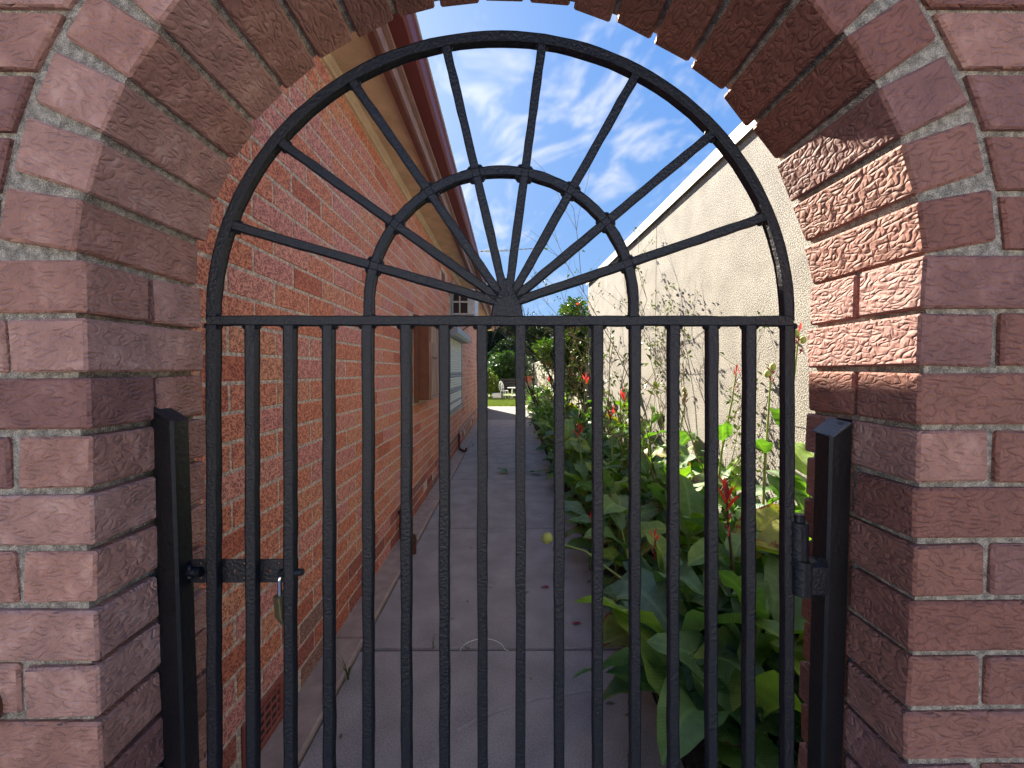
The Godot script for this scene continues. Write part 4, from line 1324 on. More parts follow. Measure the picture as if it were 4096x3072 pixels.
	leaf_cloud("pot_plant_leaves", t, [[Vector3(0, 0.36, 0), Vector3(0.26, 0.16, 0.26)]], 90, 0.05, [Color(0.06, 0.11, 0.03), Color(0.09, 0.15, 0.04)], M.shrub_leaf)
	t = thing("black_pot", "small dark plant pot with pale leafy plant at the bed's far end", "pot", Vector3(0.98, 0.0, -13.2))
	g = G.new()
	g.tube([Vector3(0, 0, 0), Vector3(0, 0.24, 0), Vector3(0, 0.28, 0)], [0.11, 0.15, 0.155], 14)
	obj("body", g, M.grille_dark, t)
	leaf_cloud("leaves", t, [[Vector3(0, 0.45, 0), Vector3(0.30, 0.22, 0.30)]], 160, 0.075, [Color(0.16, 0.26, 0.08), Color(0.20, 0.30, 0.10)], M.shrub_leaf)
	# lawn grass
	var blades := G.new()
	for k in 7:
		var a := rng.randf() * TAU
		var b := Vector3(cos(a), 0, sin(a))
		var p := Vector3(rng.randf_range(-0.05, 0.05), 0, rng.randf_range(-0.05, 0.05))
		var sd := Vector3(-b.z, 0, b.x) * 0.004
		var h := rng.randf_range(0.03, 0.055)
		blades.tri(p - sd, p + sd, p + b * h * 0.6 + Vector3(0, h, 0), b.cross(sd))
	multi("grass", null, blades.mesh(), M.dull_leaf, 14000, func(_i: int) -> Array:
		var p := Vector3(rng.randf_range(-2.6, 1.9), -0.014, rng.randf_range(-14.3, -19.0))
		return [Transform3D(Basis(Vector3.UP, rng.randf() * TAU).scaled(Vector3.ONE * rng.randf_range(0.8, 1.5)), p), Color(0.34, 0.46, 0.06).lerp(Color(0.50, 0.54, 0.09), rng.randf())], "short bright green grass of the back lawn")

func multi(called: String, parent: Node3D, m: Mesh, material: Material, count: int, place: Callable, label := "") -> MultiMeshInstance3D:
	var mm := MultiMesh.new()
	mm.transform_format = MultiMesh.TRANSFORM_3D
	mm.use_colors = true
	mm.mesh = m
	mm.instance_count = count
	for i in count:
		var q: Array = place.call(i)
		mm.set_instance_transform(i, q[0])
		mm.set_instance_color(i, q[1])
	var o := MultiMeshInstance3D.new()
	o.multimesh = mm
	o.material_override = material
	o.name = numbered(called) if parent == null else called
	(self if parent == null else parent).add_child(o, true)
	if parent == null:
		tag(o, label, "grass", "", "stuff")
	else:
		o.set_meta("kind", "stuff")
	return o

func leaf_clump(n: int, sd: int, slim := 0.42) -> Mesh:
	var key := "clump%d_%d_%f" % [n, sd, slim]
	if not cache.has(key):
		var r := RandomNumberGenerator.new(); r.seed = sd
		var g := G.new()
		for k in n:
			var d := Vector3(r.randf_range(-1, 1), r.randf_range(-0.5, 1), r.randf_range(-1, 1)).normalized()
			var s := d.cross(Vector3(r.randf_range(-1, 1), 1.5, r.randf_range(-1, 1))).normalized() * slim * 0.5
			var up := s.cross(d).normalized()
			if up.y < 0: up = -up
			var p := d * r.randf_range(0.1, 0.7)
			var q := p + d * 1.0 - up * 0.25
			var m := p + d * 0.5
			g.quad(p, m + s + up * 0.10, q, m, up)
			g.quad(p, m, q, m - s + up * 0.10, up)
		cache[key] = g.mesh()
	return cache[key]

func leaf_cloud(called: String, parent: Node3D, balls: Array, count: int, size: float, cols: Array, material: Material, slim := 0.42, shell := 0.35) -> void:
	multi(called, parent, leaf_clump(9, 3 + count % 5, slim), material, count, func(_i: int) -> Array:
		var b: Array = balls[rng.randi() % balls.size()]
		var d := Vector3(rng.randfn(), rng.randfn(), rng.randfn()).normalized()
		var p: Vector3 = b[0] + d * b[1] * pow(rng.randf_range(shell, 1.0), 0.5)
		var c: Color = cols[0].lerp(cols[1], rng.randf())
		return [Transform3D(Basis(d.cross(Vector3(0.3, 1, 0.2)).normalized(), rng.randf() * 0.9).rotated(Vector3.UP, rng.randf() * TAU).scaled(Vector3.ONE * size * rng.randf_range(0.6, 1.3)), p), c])

# ------------------------------------------------------------------ plants
func leaf_mesh(k: int) -> Mesh:
	var key := "canna_leaf%d" % k
	if not cache.has(key):
		var r := RandomNumberGenerator.new(); r.seed = 40 + k
		var L := 0.40
		var W := r.randf_range(0.070, 0.094)
		var e0 := r.randf_range(0.85, 1.25)
		var e1 := e0 - r.randf_range(0.9, 1.9)
		var fold := r.randf_range(0.15, 0.55)
		var wave := r.randf_range(0.009, 0.021)
		var ph := r.randf() * TAU
		var tw := r.randf_range(-0.7, 0.7)
		var rows := []
		var uvs := []
		var p := Vector3.ZERO
		var n := 13
		for j in n:
			var t := float(j) / (n - 1)
			var e := lerpf(e0, e1, pow(t, 1.2))
			var d := Vector3(cos(e), sin(e), 0)
			var up := Vector3(-sin(e), cos(e), 0)
			if j > 0:
				p += d * L / (n - 1)
			var w := 0.006 if t < 0.10 else W * pow(sin(PI * clampf(pow((t - 0.08) / 0.92, 0.78), 0.0, 1.0)), 0.72) + 0.002
			if j == n - 1: w = 0.0008
			var row := []
			var ur := []
			var roll := tw * t
			for i in 7:
				var s := (i - 3) / 3.0
				var sd := Vector3(0, 0, 1) * cos(roll) + up * sin(roll)
				var un := up * cos(roll) - Vector3(0, 0, 1) * sin(roll)
				var lift := fold * w * absf(s) + wave * sin(t * 17.0 + ph + signf(s) * 1.3) * s * s * clampf(w / W * 1.3, 0, 1)
				row.append(p + sd * s * w * (1.0 - 0.15 * fold) + un * lift)
				ur.append(Vector2(0.5 + s * 0.48, t))
			rows.append(row)
			uvs.append(ur)
		var g := G.new()
		g.grid(rows, uvs)
		cache[key] = g.mesh()
	return cache[key]

func canna(label: String, at: Vector3, h: float, leaves: int, size: float, group := "", lean := Vector2.ZERO) -> Node3D:
	var t := thing("canna_lily", label, "canna lily", at, group)
	var g := G.new()
	var tip := Vector3(lean.x, h, lean.y)
	var bend := Vector3(lean.x * 0.35, h * 0.5, lean.y * 0.35)
	g.tube([Vector3.ZERO, bend, tip], [0.011, 0.009, 0.005], 6)
	obj("stem", g, M.stem_green, t)
	var az := rng.randf() * TAU
	for k in leaves:
		var u := (k + 0.5) / leaves
		var p := Vector3.ZERO.lerp(bend, u * 2) if u < 0.5 else bend.lerp(tip, u * 2 - 1)
		az += PI * rng.randf_range(0.62, 1.1)
		var s := size * rng.randf_range(0.72, 1.12) * (1.1 - 0.35 * absf(u - 0.45))
		var bs := Basis(Vector3.UP, az) * Basis(Vector3(0, 0, 1), rng.randf_range(-0.30, 0.15) + 0.35 * (u - 0.5)) * Basis(Vector3.RIGHT, rng.randf_range(-0.35, 0.35))
		var q := rng.randf()
		var m: Material = M.leaf_mid if q < 0.34 else M.leaf_worn if q < 0.47 else M.leaf_blue if q < 0.62 else M.leaf_lime if q < 0.87 else M.leaf_dark if q < 0.975 else M.leaf_yellow
		piece("leaf", leaf_mesh(rng.randi() % 12), m, t, Transform3D(bs.scaled(Vector3.ONE * s), p))
	return t

func flower_head(t: Node3D, at: Vector3, size: float, petals: int, old := false) -> void:
	for k in petals:
		var a := rng.randf() * TAU
		var d := Vector3(cos(a) * rng.randf_range(0.2, 0.6), 1, sin(a) * rng.randf_range(0.2, 0.6)).normalized()
		var s := d.cross(Vector3(sin(a), 0.2, cos(a))).normalized()
		var up := s.cross(d)
		var base := at + Vector3(0, -size * 0.55 * k / petals, 0) + d * size * 0.1
		var rows := []
		for j in 6:
			var u := j / 5.0
			var w := size * 0.062 * sin(PI * clampf(0.12 + u * 0.85, 0, 1)) + 0.0006
			var p := base + d * size * 0.55 * u + up * size * 0.14 * u * u
			rows.append([p - s * w, p + up * w * 0.4, p + s * w])
		var g := G.new()
		g.grid(rows)
		obj("petal", g, M.petal_old if old or k % 4 == 3 else M.petal_red, t)

func flowering(label: String, foot: Vector3, head: Vector3, size: float, petals: int, dark := false, pods := 0, group := "") -> void:
	var t := thing("flowering_canna", label, "flowering canna", foot, group)
	var tip := head - foot
	var mid := tip * 0.5 + Vector3(tip.z, 0, -tip.x) * 0.03 - Vector3(tip.x, 0, tip.z) * 0.15
	var g := G.new()
	g.tube([Vector3.ZERO, mid, tip * 0.8 + mid * 0.06, tip], [0.0065, 0.0055, 0.004, 0.003], 6)
	obj("stalk", g, M.stem_dark if dark else M.stem_green, t)
	if petals > 0:
		flower_head(t, tip, size, petals)
	g = G.new()
	for k in 7:
		var a := rng.randf() * TAU
		var p := tip + Vector3(cos(a) * 0.005, -size * 0.3 - size * 0.16 * k, sin(a) * 0.005)
		g.tube([p, p + Vector3(cos(a), 1.2, sin(a)) * 0.013], [0.004, 0.0015], 5)
	obj("bud", g, M.petal_old, t)
	for k in pods:
		g = G.new()
		var a := rng.randf() * TAU
		g.blob(tip + Vector3(cos(a) * 0.016, -0.03 * k, sin(a) * 0.016), Vector3(0.013, 0.017, 0.013), 6, 9)
		obj("seed_pod", g, M.pod_green if k % 3 != 2 else M.pod_brown, t)
	for k in 2:
		piece("leaf", leaf_mesh(rng.randi() % 12), M.leaf_mid, t, Transform3D(Basis(Vector3.UP, rng.randf() * TAU).scaled(Vector3.ONE * 0.55), mid * (0.5 + 0.6 * k)))

func branch(g: G, tips: Array, p: Vector3, d: Vector3, len: float, r: float, depth: int, droop := 0.12) -> void:
	var pts := [p]
	var q := p
	var dir := d
	for k in 4:
		dir = (dir + Vector3(rng.randf_range(-1, 1), rng.randf_range(-0.8, 0.9), rng.randf_range(-1, 1)) * droop).normalized()
		q += dir * len / 4.0
		pts.append(q)
	g.tube(pts, [r, r * 0.9, r * 0.8, r * 0.7, r * 0.55], 5 if r < 0.02 else 9, false)
	tips.append(q)
	tips.append(pts[2])
	if depth <= 0:
		return
	for k in 2 + rng.randi() % 2:
		var s := Vector3(rng.randf_range(-1, 1), rng.randf_range(-0.2, 0.9), rng.randf_range(-1, 1)).normalized()
		branch(g, tips, pts[2 + rng.randi() % 3], (dir + s * 0.8).normalized(), len * rng.randf_range(0.55, 0.8), r * 0.58, depth - 1, droop)

func build_bed() -> void:
	rng.seed = 808
	# the mass of leaves, plant by plant
	var spots := []
	for row in 26:
		var z := -1.18 - row * 0.235 - row * row * 0.0108
		for j in 4:
			var x := 0.68 + j * 0.195 + rng.randf_range(-0.06, 0.06)
			if z < -6.5 and j == 3:
				continue
			spots.append(Vector3(minf(x, 1.27), 0.0, z + rng.randf_range(-0.08, 0.08)))
	for p in spots:
		var far: float = clampf((-p.z - 1.2) / 4.0, 0, 1)
		var h := rng.randf_range(0.42, 0.66) + 0.17 * far
		h *= lerpf(0.66, 1.22, clampf((p.x - 0.65) / 0.6, 0, 1))
		var where := "front, close behind the gate" if p.z > -2.4 else "middle of the bed" if p.z > -5.5 else "far half of the bed"
		var beside := "overhanging the concrete path" if p.x < 0.83 else "hard against the beige wall" if p.x > 1.10 else "amid the others"
		canna("leafy canna plant %s, %s" % [beside, where], p, h, 10 if p.z > -6 else 7, rng.randf_range(0.66, 0.92), "leafy canna plants massed in the bed", Vector2(rng.randf_range(-0.10, 0.05), rng.randf_range(-0.08, 0.10)))
	for q in [[0.66, -1.38, 0.34, "broad dark-leaved canna at the front corner of the bed, nearest the path"], [0.70, -1.62, 0.40, "broad-leaved canna behind the front corner plant, leaning to the path"], [0.95, -1.30, 0.42, "broad-leaved canna at the front of the bed, below the red spike"], [1.15, -1.40, 0.50, "broad-leaved canna in the front corner between the wall and the gate"], [0.78, -1.13, 0.30, "low broad canna at the very front of the bed, behind the gate bars"], [0.98, -1.08, 0.30, "low broad canna at the very front of the bed, near the hinge"], [0.66, -1.22, 0.22, "small broad-leaved canna spilling over the path edge, front of the bed"]]:
		canna(q[3], Vector3(q[0], 0, q[1]), q[2], 9, 1.02, "", Vector2(-0.08, 0.03))
	# low leaves hanging over the path edge
	for q in [[0.55, -1.62, 0.30], [0.60, -2.05, 0.28], [0.54, -2.7, 0.30], [0.56, -3.5, 0.30], [0.55, -4.3, 0.3], [0.54, -5.2, 0.32], [0.55, -6.3, 0.34], [0.54, -7.5, 0.36], [0.56, -8.8, 0.40]]:
		canna("low canna sprout leaning out over the edge of the concrete path", Vector3(q[0] + 0.08, 0, q[1]), q[2], 7, 0.72, "low canna sprouts along the path edge", Vector2(-0.10, 0.02))
	# flowering stalks
	flowering("red canna spike with dark stalk nearest the gate, against broad leaves", Vector3(0.80, 0.30, -1.42), Vector3(0.715, 0.845, -1.32), 0.105, 10, true)
	flowering("thin canna stalk with one red bud, tall against the beige wall", Vector3(1.05, 0.45, -2.06), Vector3(1.14, 1.245, -2.04), 0.075, 3)
	flowering("tall canna stalk with red tip seen just right of the gate's end bar", Vector3(1.15, 0.45, -1.72), Vector3(1.245, 1.42, -1.75), 0.07, 3, false, 2)
	flowering("canna stalk topped with green and brown seed pods by the wall", Vector3(1.12, 0.40, -1.78), Vector3(1.135, 1.275, -1.76), 0.05, 0, false, 2)
	flowering("canna stalk with a pair of round green pods, left of the red bud", Vector3(1.02, 0.45, -2.5), Vector3(1.10, 1.14, -2.52), 0.06, 0, false, 3)
	flowering("bright red canna flower with forked petals above the leaves", Vector3(0.92, 0.4, -3.3), Vector3(0.965, 1.035, -3.42), 0.13, 9)
	flowering("red canna flower opening in two tufts, below the forked one", Vector3(0.80, 0.35, -3.1), Vector3(0.80, 0.905, -3.2), 0.13, 8)
	flowering("small red canna flower low among leaves near the path", Vector3(0.62, 0.3, -3.4), Vector3(0.60, 0.74, -3.5), 0.13, 7)
	flowering("pinkish canna bud spike leaning at the path edge with a green pod", Vector3(0.55, 0.15, -2.4), Vector3(0.455, 0.42, -2.22), 0.09, 4, false, 2)
	flowering("red canna bud on a yellow stalk in the shaded front leaves", Vector3(0.72, 0.1, -1.75), Vector3(0.60, 0.57, -1.66), 0.07, 3)
	for q in [[0.95, 1.15, -5.2], [0.78, 1.05, -6.3], [0.72, 1.1, -7.4], [1.0, 1.25, -7.0]]:
		flowering("distant red canna flower standing above the far half of the bed", Vector3(q[0], 0.4, q[2]), Vector3(q[0] + 0.02, q[1], q[2]), 0.15, 7, false, 0, "distant red canna flowers")
	# the pod that hangs out over the path
	var t := thing("drooping_seed_stalk", "fallen canna stalk with a pale green seed pod hanging over the path", "seed stalk", Vector3(0.50, 0.10, -1.70))
	var o := -t.position
	var g := G.new()
	g.tube([Vector3(0.62, 0.22, -1.55), Vector3(0.50, 0.37, -1.66), Vector3(0.34, 0.45, -1.80), Vector3(0.20, 0.475, -1.85)], [0.006, 0.005, 0.004, 0.003], 6)
	obj("stalk", g, M.stem_green, t, o)
	g = G.new()
	g.blob(Vector3(0.175, 0.487, -1.855), Vector3(0.026, 0.026, 0.024), 8, 11)
	for q in 9:
		g.blob(Vector3(0.175, 0.487, -1.855) + Vector3(rng.randf_range(-1, 1), rng.randf_range(-1, 1), rng.randf_range(-1, 1)).normalized() * 0.022, Vector3.ONE * 0.007, 4, 6)
	obj("seed_pod", g, M.pod_green, t, o)
	g = G.new()
	g.grid([[Vector3(0.21, 0.47, -1.85), Vector3(0.215, 0.475, -1.84), Vector3(0.22, 0.47, -1.85)], [Vector3(0.20, 0.44, -1.85), Vector3(0.212, 0.445, -1.835), Vector3(0.225, 0.44, -1.85)], [Vector3(0.205, 0.415, -1.85), Vector3(0.21, 0.418, -1.845), Vector3(0.215, 0.415, -1.85)]])
	obj("dry_sepal", g, M.leaf_dry, t, o)
	# bare twiggy rose against the wall
	for q in [[Vector3(1.15, 0, -3.45), "tall bare twiggy rose bush against the beige wall, thin arching stems", 5, 1.05], [Vector3(1.0, 0, -5.0), "twiggy bush with scattered small leaves at the middle of the bed", 6, 1.1], [Vector3(1.17, 0, -2.55), "sparse thorny stems nearest the gate, fanned against the wall", 3, 0.72]]:
		t = thing("twiggy_bush", q[1], "bush", q[0])
		g = G.new()
		var tips := []
		for b in q[2]:
			var a := rng.randf() * TAU
			branch(g, tips, Vector3(cos(a) * 0.06, 0.0, sin(a) * 0.06), Vector3(cos(a) * 0.30 - 0.05, 1.0, sin(a) * 0.42).normalized(), q[3] * rng.randf_range(0.8, 1.2), 0.0072, 3, 0.16)
		for i in g.v.size():   # the wall holds them back
			g.v[i].x = minf(g.v[i].x, 0.17)
		obj("branches", g, M.twig, t)
		var lf := tips.duplicate()
		multi("leaves", t, leaf_clump(3, 17, 0.6), M.shrub_leaf, int(lf.size() * 0.8), func(i: int) -> Array:
			var p: Vector3 = lf[(i * 2 + 1) % lf.size()]
			return [Transform3D(Basis(Vector3.UP, rng.randf() * TAU).rotated(Vector3.RIGHT, rng.randf_range(-0.6, 0.6)).scaled(Vector3.ONE * rng.randf_range(0.020, 0.038)), Vector3(minf(p.x, 0.16), p.y, p.z)), Color(0.15, 0.22, 0.04).lerp(Color(0.30, 0.32, 0.07), rng.randf())])

func tall_shrub(called: String, label: String, at: Vector3, balls: Array, count: int, size: float, cols: Array, slim := 0.42, stems := 4, hh := 1.0, flowers := 0) -> Node3D:
	var t := thing(called, label, "shrub" if called.contains("shrub") else "tree", at)
	var g := G.new()
	var tips := []
	for k in stems:
		var a := TAU * k / stems + rng.randf()
		branch(g, tips, Vector3(cos(a) * 0.05, 0, sin(a) * 0.05), Vector3(cos(a) * 0.35, 1, sin(a) * 0.35).normalized(), hh, 0.022 * hh, 2, 0.14)
	obj("trunk", g, M.bark, t)
	leaf_cloud("crown", t, balls, count, size, cols, M.shrub_leaf if slim < 0.5 else M.tree_leaf, slim)
	for k in flowers:
		var b: Array = balls[k % balls.size()]
		var d := Vector3(rng.randf_range(-1, 0.2), rng.randf_range(-0.6, 0.8), rng.randf_range(0.2, 1)).normalized()
		var f := G.new()
		var c: Vector3 = b[0] + d * b[1] * 1.02
		for j in 5:
			var a := TAU * j / 5.0
			var w := Vector3(cos(a), sin(a), 0.35) * 0.034
			f.quad(c, c + w * 0.6 + Vector3(-sin(a), cos(a), 0) * 0.014, c + w + Vector3(0, 0, 0.02), c + w * 0.6 - Vector3(-sin(a), cos(a), 0) * 0.014, Vector3(0, 0, 1))
		obj("flower", f, M.petal_red, t)
	return t

func build_trees() -> void:
	rng.seed = 909
	tall_shrub("leafy_shrub", "bright green glossy-leaved shrub with red flowers at the rendered wall's far end", Vector3(1.10, 0, -7.0), [[Vector3(0.06, 2.05, 0.0), Vector3(0.24, 0.40, 0.4)], [Vector3(-0.02, 1.62, 0.1), Vector3(0.28, 0.36, 0.45)], [Vector3(-0.26, 1.60, -0.3), Vector3(0.30, 0.20, 0.4)], [Vector3(0.06, 1.15, 0.0), Vector3(0.20, 0.36, 0.35)]], 430, 0.115, [Color(0.13, 0.24, 0.04), Color(0.30, 0.44, 0.07)], 0.36, 5, 1.1, 7)
	tall_shrub("slender_shrub", "slender sunlit shrub with red blossoms leaning over the bed's far half", Vector3(0.86, 0, -9.6), [[Vector3(0.0, 1.72, 0), Vector3(0.26, 0.18, 0.35)], [Vector3(0.15, 1.45, 0.2), Vector3(0.18, 0.16, 0.3)]], 100, 0.12, [Color(0.13, 0.24, 0.04), Color(0.32, 0.46, 0.08)], 0.36, 4, 0.95, 6)
	tall_shrub("round_shrub", "broad rounded green shrub lit from above, behind the garden chair", Vector3(-0.36, 0, -20.6), [[Vector3(0.1, 1.25, 0), Vector3(0.95, 0.95, 0.8)], [Vector3(-0.25, 0.8, 0.3), Vector3(0.7, 0.7, 0.6)], [Vector3(0.45, 1.6, 0.1), Vector3(0.6, 0.6, 0.6)], [Vector3(0.3, 0.7, 0.2), Vector3(0.8, 0.6, 0.6)]], 1500, 0.12, [Color(0.07, 0.16, 0.04), Color(0.17, 0.29, 0.07)], 0.45, 5, 0.9)
	tall_shrub("yellowish_shrub", "low yellow-green shrub at the house's far corner, left of the chair", Vector3(-1.05, 0, -18.9), [[Vector3(0, 0.72, 0), Vector3(0.5, 0.62, 0.5)], [Vector3(0.3, 0.5, 0.1), Vector3(0.4, 0.45, 0.4)], [Vector3(-0.2, 1.0, 0), Vector3(0.35, 0.35, 0.4)]], 620, 0.085, [Color(0.18, 0.28, 0.05), Color(0.40, 0.46, 0.08)], 0.4, 4, 0.5)
	tall_shrub("grey_shrub", "grey-green spiky shrub between the round shrub and the fence", Vector3(0.62, 0, -20.2), [[Vector3(0, 1.3, 0), Vector3(0.55, 0.9, 0.5)], [Vector3(0.3, 0.8, 0), Vector3(0.5, 0.6, 0.5)]], 420, 0.12, [Color(0.12, 0.17, 0.10), Color(0.24, 0.29, 0.17)], 0.2, 5, 0.9)
	var tree := func(label: String, at: Vector3, h: float, balls: Array, count: int, size: float, cols: Array) -> void:
		var t := thing("garden_tree", label, "tree", at, "trees behind the back lawn")
		var g := G.new()
		var tips := []
		branch(g, tips, Vector3.ZERO, Vector3.UP, h * 0.55, h * 0.028, 3, 0.08)
		obj("trunk", g, M.bark, t)
		leaf_cloud("crown", t, balls, count, size, cols, M.tree_leaf, 0.46, 0.15)
	tree.call("broad dark evergreen tree filling the view behind the lawn", Vector3(-1.4, 0, -29.5), 5.0, [[Vector3(0, 3.0, 0), Vector3(2.3, 1.9, 1.6)], [Vector3(1.5, 2.6, 0.3), Vector3(1.6, 1.9, 1.4)], [Vector3(0.8, 1.5, 0.8), Vector3(2.0, 1.3, 1.2)], [Vector3(-1.6, 2.3, 0), Vector3(1.7, 1.8, 1.4)]], 9000, 0.18, [Color(0.035, 0.075, 0.038), Color(0.11, 0.16, 0.085)])
	tree.call("olive green tree with lighter gaps, right of the dark evergreen", Vector3(2.2, 0, -29.8), 5.2, [[Vector3(0, 3.3, 0), Vector3(1.6, 1.6, 1.3)], [Vector3(-0.7, 2.4, 0.4), Vector3(1.4, 1.5, 1.2)], [Vector3(0.9, 2.2, 0.2), Vector3(1.4, 1.6, 1.2)]], 4200, 0.17, [Color(0.09, 0.13, 0.04), Color(0.22, 0.26, 0.08)])
	tree.call("dark tree past the house corner, left end of the back fence", Vector3(-6.6, 0, -30.0), 5.0, [[Vector3(0, 3.0, 0), Vector3(2.4, 2.0, 1.6)], [Vector3(0.6, 1.7, 0.4), Vector3(2.2, 1.4, 1.4)]], 2200, 0.22, [Color(0.02, 0.05, 0.02), Color(0.06, 0.10, 0.04)])
	tree.call("mid green bushy tree between the round shrub and the dark evergreen", Vector3(0.2, 0, -26.3), 3.6, [[Vector3(0, 2.1, 0), Vector3(1.3, 1.2, 0.9)], [Vector3(-0.9, 1.5, 0.2), Vector3(1.0, 1.1, 0.8)], [Vector3(0.9, 1.4, 0.1), Vector3(1.0, 1.2, 0.8)]], 3600, 0.14, [Color(0.05, 0.10, 0.045), Color(0.14, 0.21, 0.09)])
	# a palm head over the fence
	var t := thing("feathery_palm", "feathery palm top showing above the roofline behind the fence", "palm tree", Vector3(3.1, 0, -33.0))
	var g := G.new()
	g.tube([Vector3.ZERO, Vector3(0.1, 2.4, 0), Vector3(0.0, 4.9, 0)], [0.20, 0.15, 0.12], 9)
	obj("trunk", g, M.bark, t)
	for k in 16:
		g = G.new()
		g.col = Color(0.07, 0.12, 0.05)
		var a := TAU * k / 16.0 + rng.randf() * 0.3
		var d := Vector3(cos(a), 0, sin(a))
		var e := rng.randf_range(0.2, 1.2)
		var p := Vector3(0, 4.85, 0)
		for j in 12:
			var q := p + (d * cos(e) + Vector3(0, sin(e), 0)) * 0.15
			for s in [-1, 1]:
				var sd: Vector3 = d.cross(Vector3.UP) * s
				g.tri(p, p + (q - p) * 0.5, p + sd * 0.30 + d * 0.16 - Vector3(0, 0.14, 0), Vector3.UP)
			p = q
			e -= 0.17
		obj("frond", g, M.tree_leaf, t)

func tuft(label: String, at: Vector3, n: int, h: float, wide := 0.4) -> void:
	var t := thing("grass_tuft", label, "weed", at)
	for k in n:
		var a := rng.randf() * TAU
		var d := Vector3(cos(a), 0, sin(a))
		var s := Vector3(-d.z, 0, d.x)
		var hh := h * rng.randf_range(0.45, 1.0)
		var rows := []
		for j in 6:
			var u := j / 5.0
			var p := d * hh * wide * (u * 0.4 + u * u * rng.randf_range(0.5, 0.9)) + Vector3(0, hh * (u - 0.28 * u * u), 0)
			var w := hh * 0.022 * (1.0 - u) + 0.0004
			rows.append([p - s * w, p, p + s * w])
		var g := G.new()
		g.col = Color(0.10, 0.19, 0.035)
		g.grid(rows)
		obj("blade", g, M.dull_leaf, t)

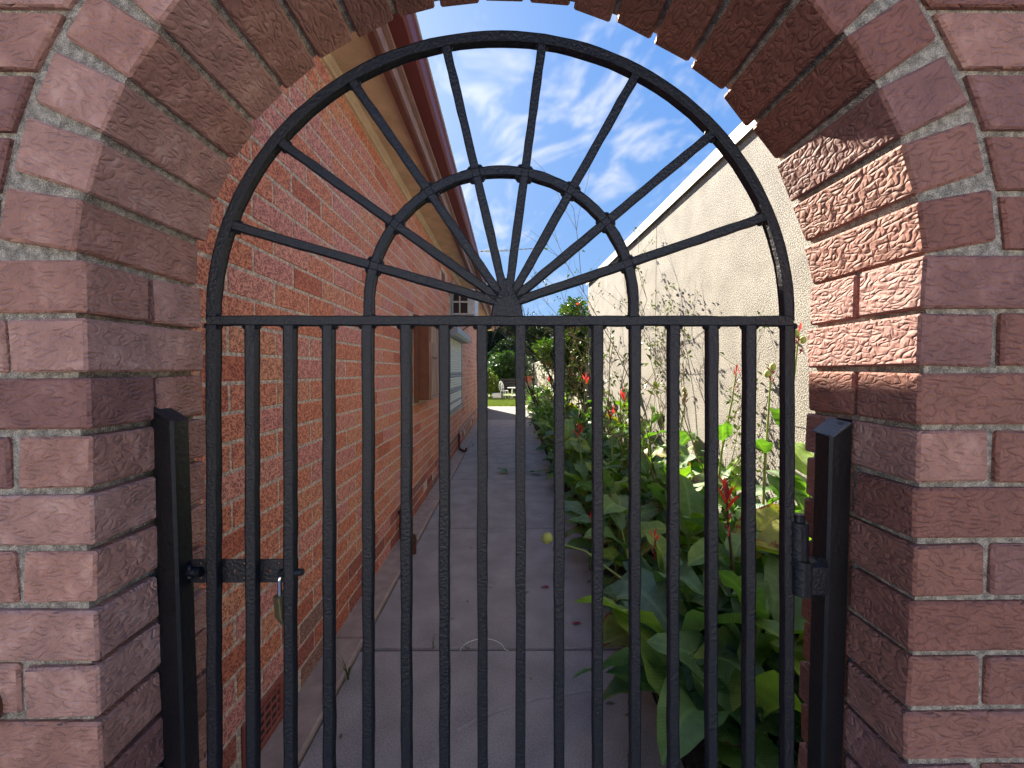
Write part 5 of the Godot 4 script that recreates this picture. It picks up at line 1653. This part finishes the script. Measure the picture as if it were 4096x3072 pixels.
func build_litter() -> void:
	rng.seed = 1010
	tuft("green grass tuft growing where the footing strip meets the path", Vector3(-0.655, 0.0, -1.62), 9, 0.16)
	tuft("small grass sprig in the first path joint, left one of two", Vector3(-0.345, 0.0, -1.805), 8, 0.055, 0.9)
	tuft("flat spidery weed in the middle of the first path joint", Vector3(-0.185, 0.0, -1.80), 10, 0.045, 1.3)
	tuft("weeds at the foot of the house wall near the far pipe", Vector3(-0.60, 0.0, -6.75), 12, 0.14, 0.9)
	tuft("larger weed clump further along the wall, by the conduit", Vector3(-0.58, 0.0, -7.6), 14, 0.16, 1.0)
	# torn canna leaf on the path
	var t := thing("fallen_canna_leaf", "torn green canna leaf lying across the path slabs", "leaf", Vector3(0.0, 0.004, -4.95))
	var g := G.new()
	g.tube([Vector3(0.50, 0.05, 0.05), Vector3(0.25, 0.02, 0.03), Vector3(-0.05, 0.012, 0.0)], [0.006, 0.005, 0.004], 6)
	obj("stalk", g, M.stem_green, t)
	for q in [[-0.02, 2.7, 0.5], [0.0, 3.7, 0.42], [0.28, 5.2, 0.5]]:
		piece("blade", leaf_mesh(int(q[1] * 3) % 12), M.leaf_mid, t, Transform3D(Basis(Vector3.UP, q[1]).scaled(Vector3(q[2], q[2] * 0.35, q[2])), Vector3(q[0], 0.012, 0.0)))
	for q in [[0.205, -2.32, "dark red fallen petal alone on the path slab"], [0.33, -1.98, "crumpled red petal under the drooping seed pod"]]:
		t = thing("fallen_petal", q[2], "petal", Vector3(q[0], 0.004, q[1]))
		g = G.new()
		g.grid([[Vector3(-0.022, 0.002, 0), Vector3(-0.022, 0.004, 0.003), Vector3(-0.022, 0.002, 0.004)], [Vector3(0, 0.002, -0.010), Vector3(0, 0.010, 0), Vector3(0, 0.003, 0.010)], [Vector3(0.024, 0.003, -0.008), Vector3(0.020, 0.009, 0), Vector3(0.026, 0.002, 0.004)]])
		obj("petal", g, M.petal_old, t)
	# pale string
	t = thing("white_string", "thin white string curled over the path joint", "string", Vector3(-0.12, 0, -1.80))
	g = G.new()
	var pts := []
	for k in 15:
		var a := PI * 0.95 * k / 14.0
		pts.append(Vector3(-cos(a) * 0.10, 0.006, -sin(a) * 0.085 + 0.02))
	pts.append(Vector3(0.12, 0.006, 0.022))
	g.tube(pts, [0.0013], 5)
	obj("strand", g, M.white_paint, t)
	t = thing("chalk_curl", "small chalky white curl drawn on the nearest slab", "mark", Vector3(0.14, 0.0, -1.30))
	g = G.new()
	pts = []
	for k in 9:
		var a := 1.2 + 2.6 * k / 8.0
		pts.append(Vector3(cos(a) * 0.028, 0.0045, -sin(a) * 0.03))
	g.tube(pts, [0.0012], 5)
	obj("line", g, M.chalk, t)
	for k in 34:
		var p := Vector3(rng.randf_range(-0.60, 0.50) if k % 3 else rng.randf_range(0.38, 0.54), 0.005, rng.randf_range(-1.2, -6.5))
		t = thing("dry_leaf_crumb", "tiny dark dry leaf crumb lying on the concrete path", "leaf litter", p, "dry crumbs on the path")
		g = G.new()
		var a := rng.randf() * TAU
		var s := rng.randf_range(0.004, 0.011) * (1.0 if k % 3 else 1.6)
		g.quad(Vector3(cos(a), 0, sin(a)) * s * 1.6, Vector3(-sin(a), 0.3, cos(a)) * s * 0.6, Vector3(-cos(a), 0, -sin(a)) * s * 1.6, Vector3(sin(a), 0.2, -cos(a)) * s * 0.6, Vector3.UP)
		obj("crumb", g, M.leaf_dry, t)

func _ready() -> void:
	# camera, sky, sun, exposure
	var E := 4.5
	var sun := Vector3(-1.03, 1.6, -2.18).normalized()
	var cam := Camera3D.new()
	cam.name = "camera"
	cam.position = Vector3(0, EYE, 0)
	cam.rotation = Vector3(-0.0335, -0.0068, 0)
	cam.fov = 86.6
	cam.near = 0.02
	cam.far = 400.0
	add_child(cam)
	var env := Environment.new()
	env.background_mode = Environment.BG_SKY
	var sky := Sky.new()
	var pano := PanoramaSkyMaterial.new()
	pano.panorama = make_sky(E, sun)
	sky.sky_material = pano
	env.sky = sky
	env.tonemap_mode = Environment.TONE_MAPPER_LINEAR
	env.tonemap_exposure = E
	env.sdfgi_enabled = true
	env.ssao_enabled = true
	env.ssil_enabled = true
	var we := WorldEnvironment.new()
	we.name = "world"
	we.environment = env
	add_child(we)
	var lamp := DirectionalLight3D.new()
	lamp.name = "sun"
	lamp.light_energy = 1.6
	lamp.light_color = Color(1.0, 0.955, 0.88)
	lamp.light_angular_distance = 0.5
	lamp.shadow_enabled = true
	lamp.basis = Basis.looking_at(-sun, Vector3.UP)
	add_child(lamp)
	make_materials()
	build_ground()
	build_archway()
	build_house()
	build_neighbour()
	build_trees()
	build_gate()
	build_posts()
	build_house_fittings()
	build_bed()
	build_yard()
	build_litter()
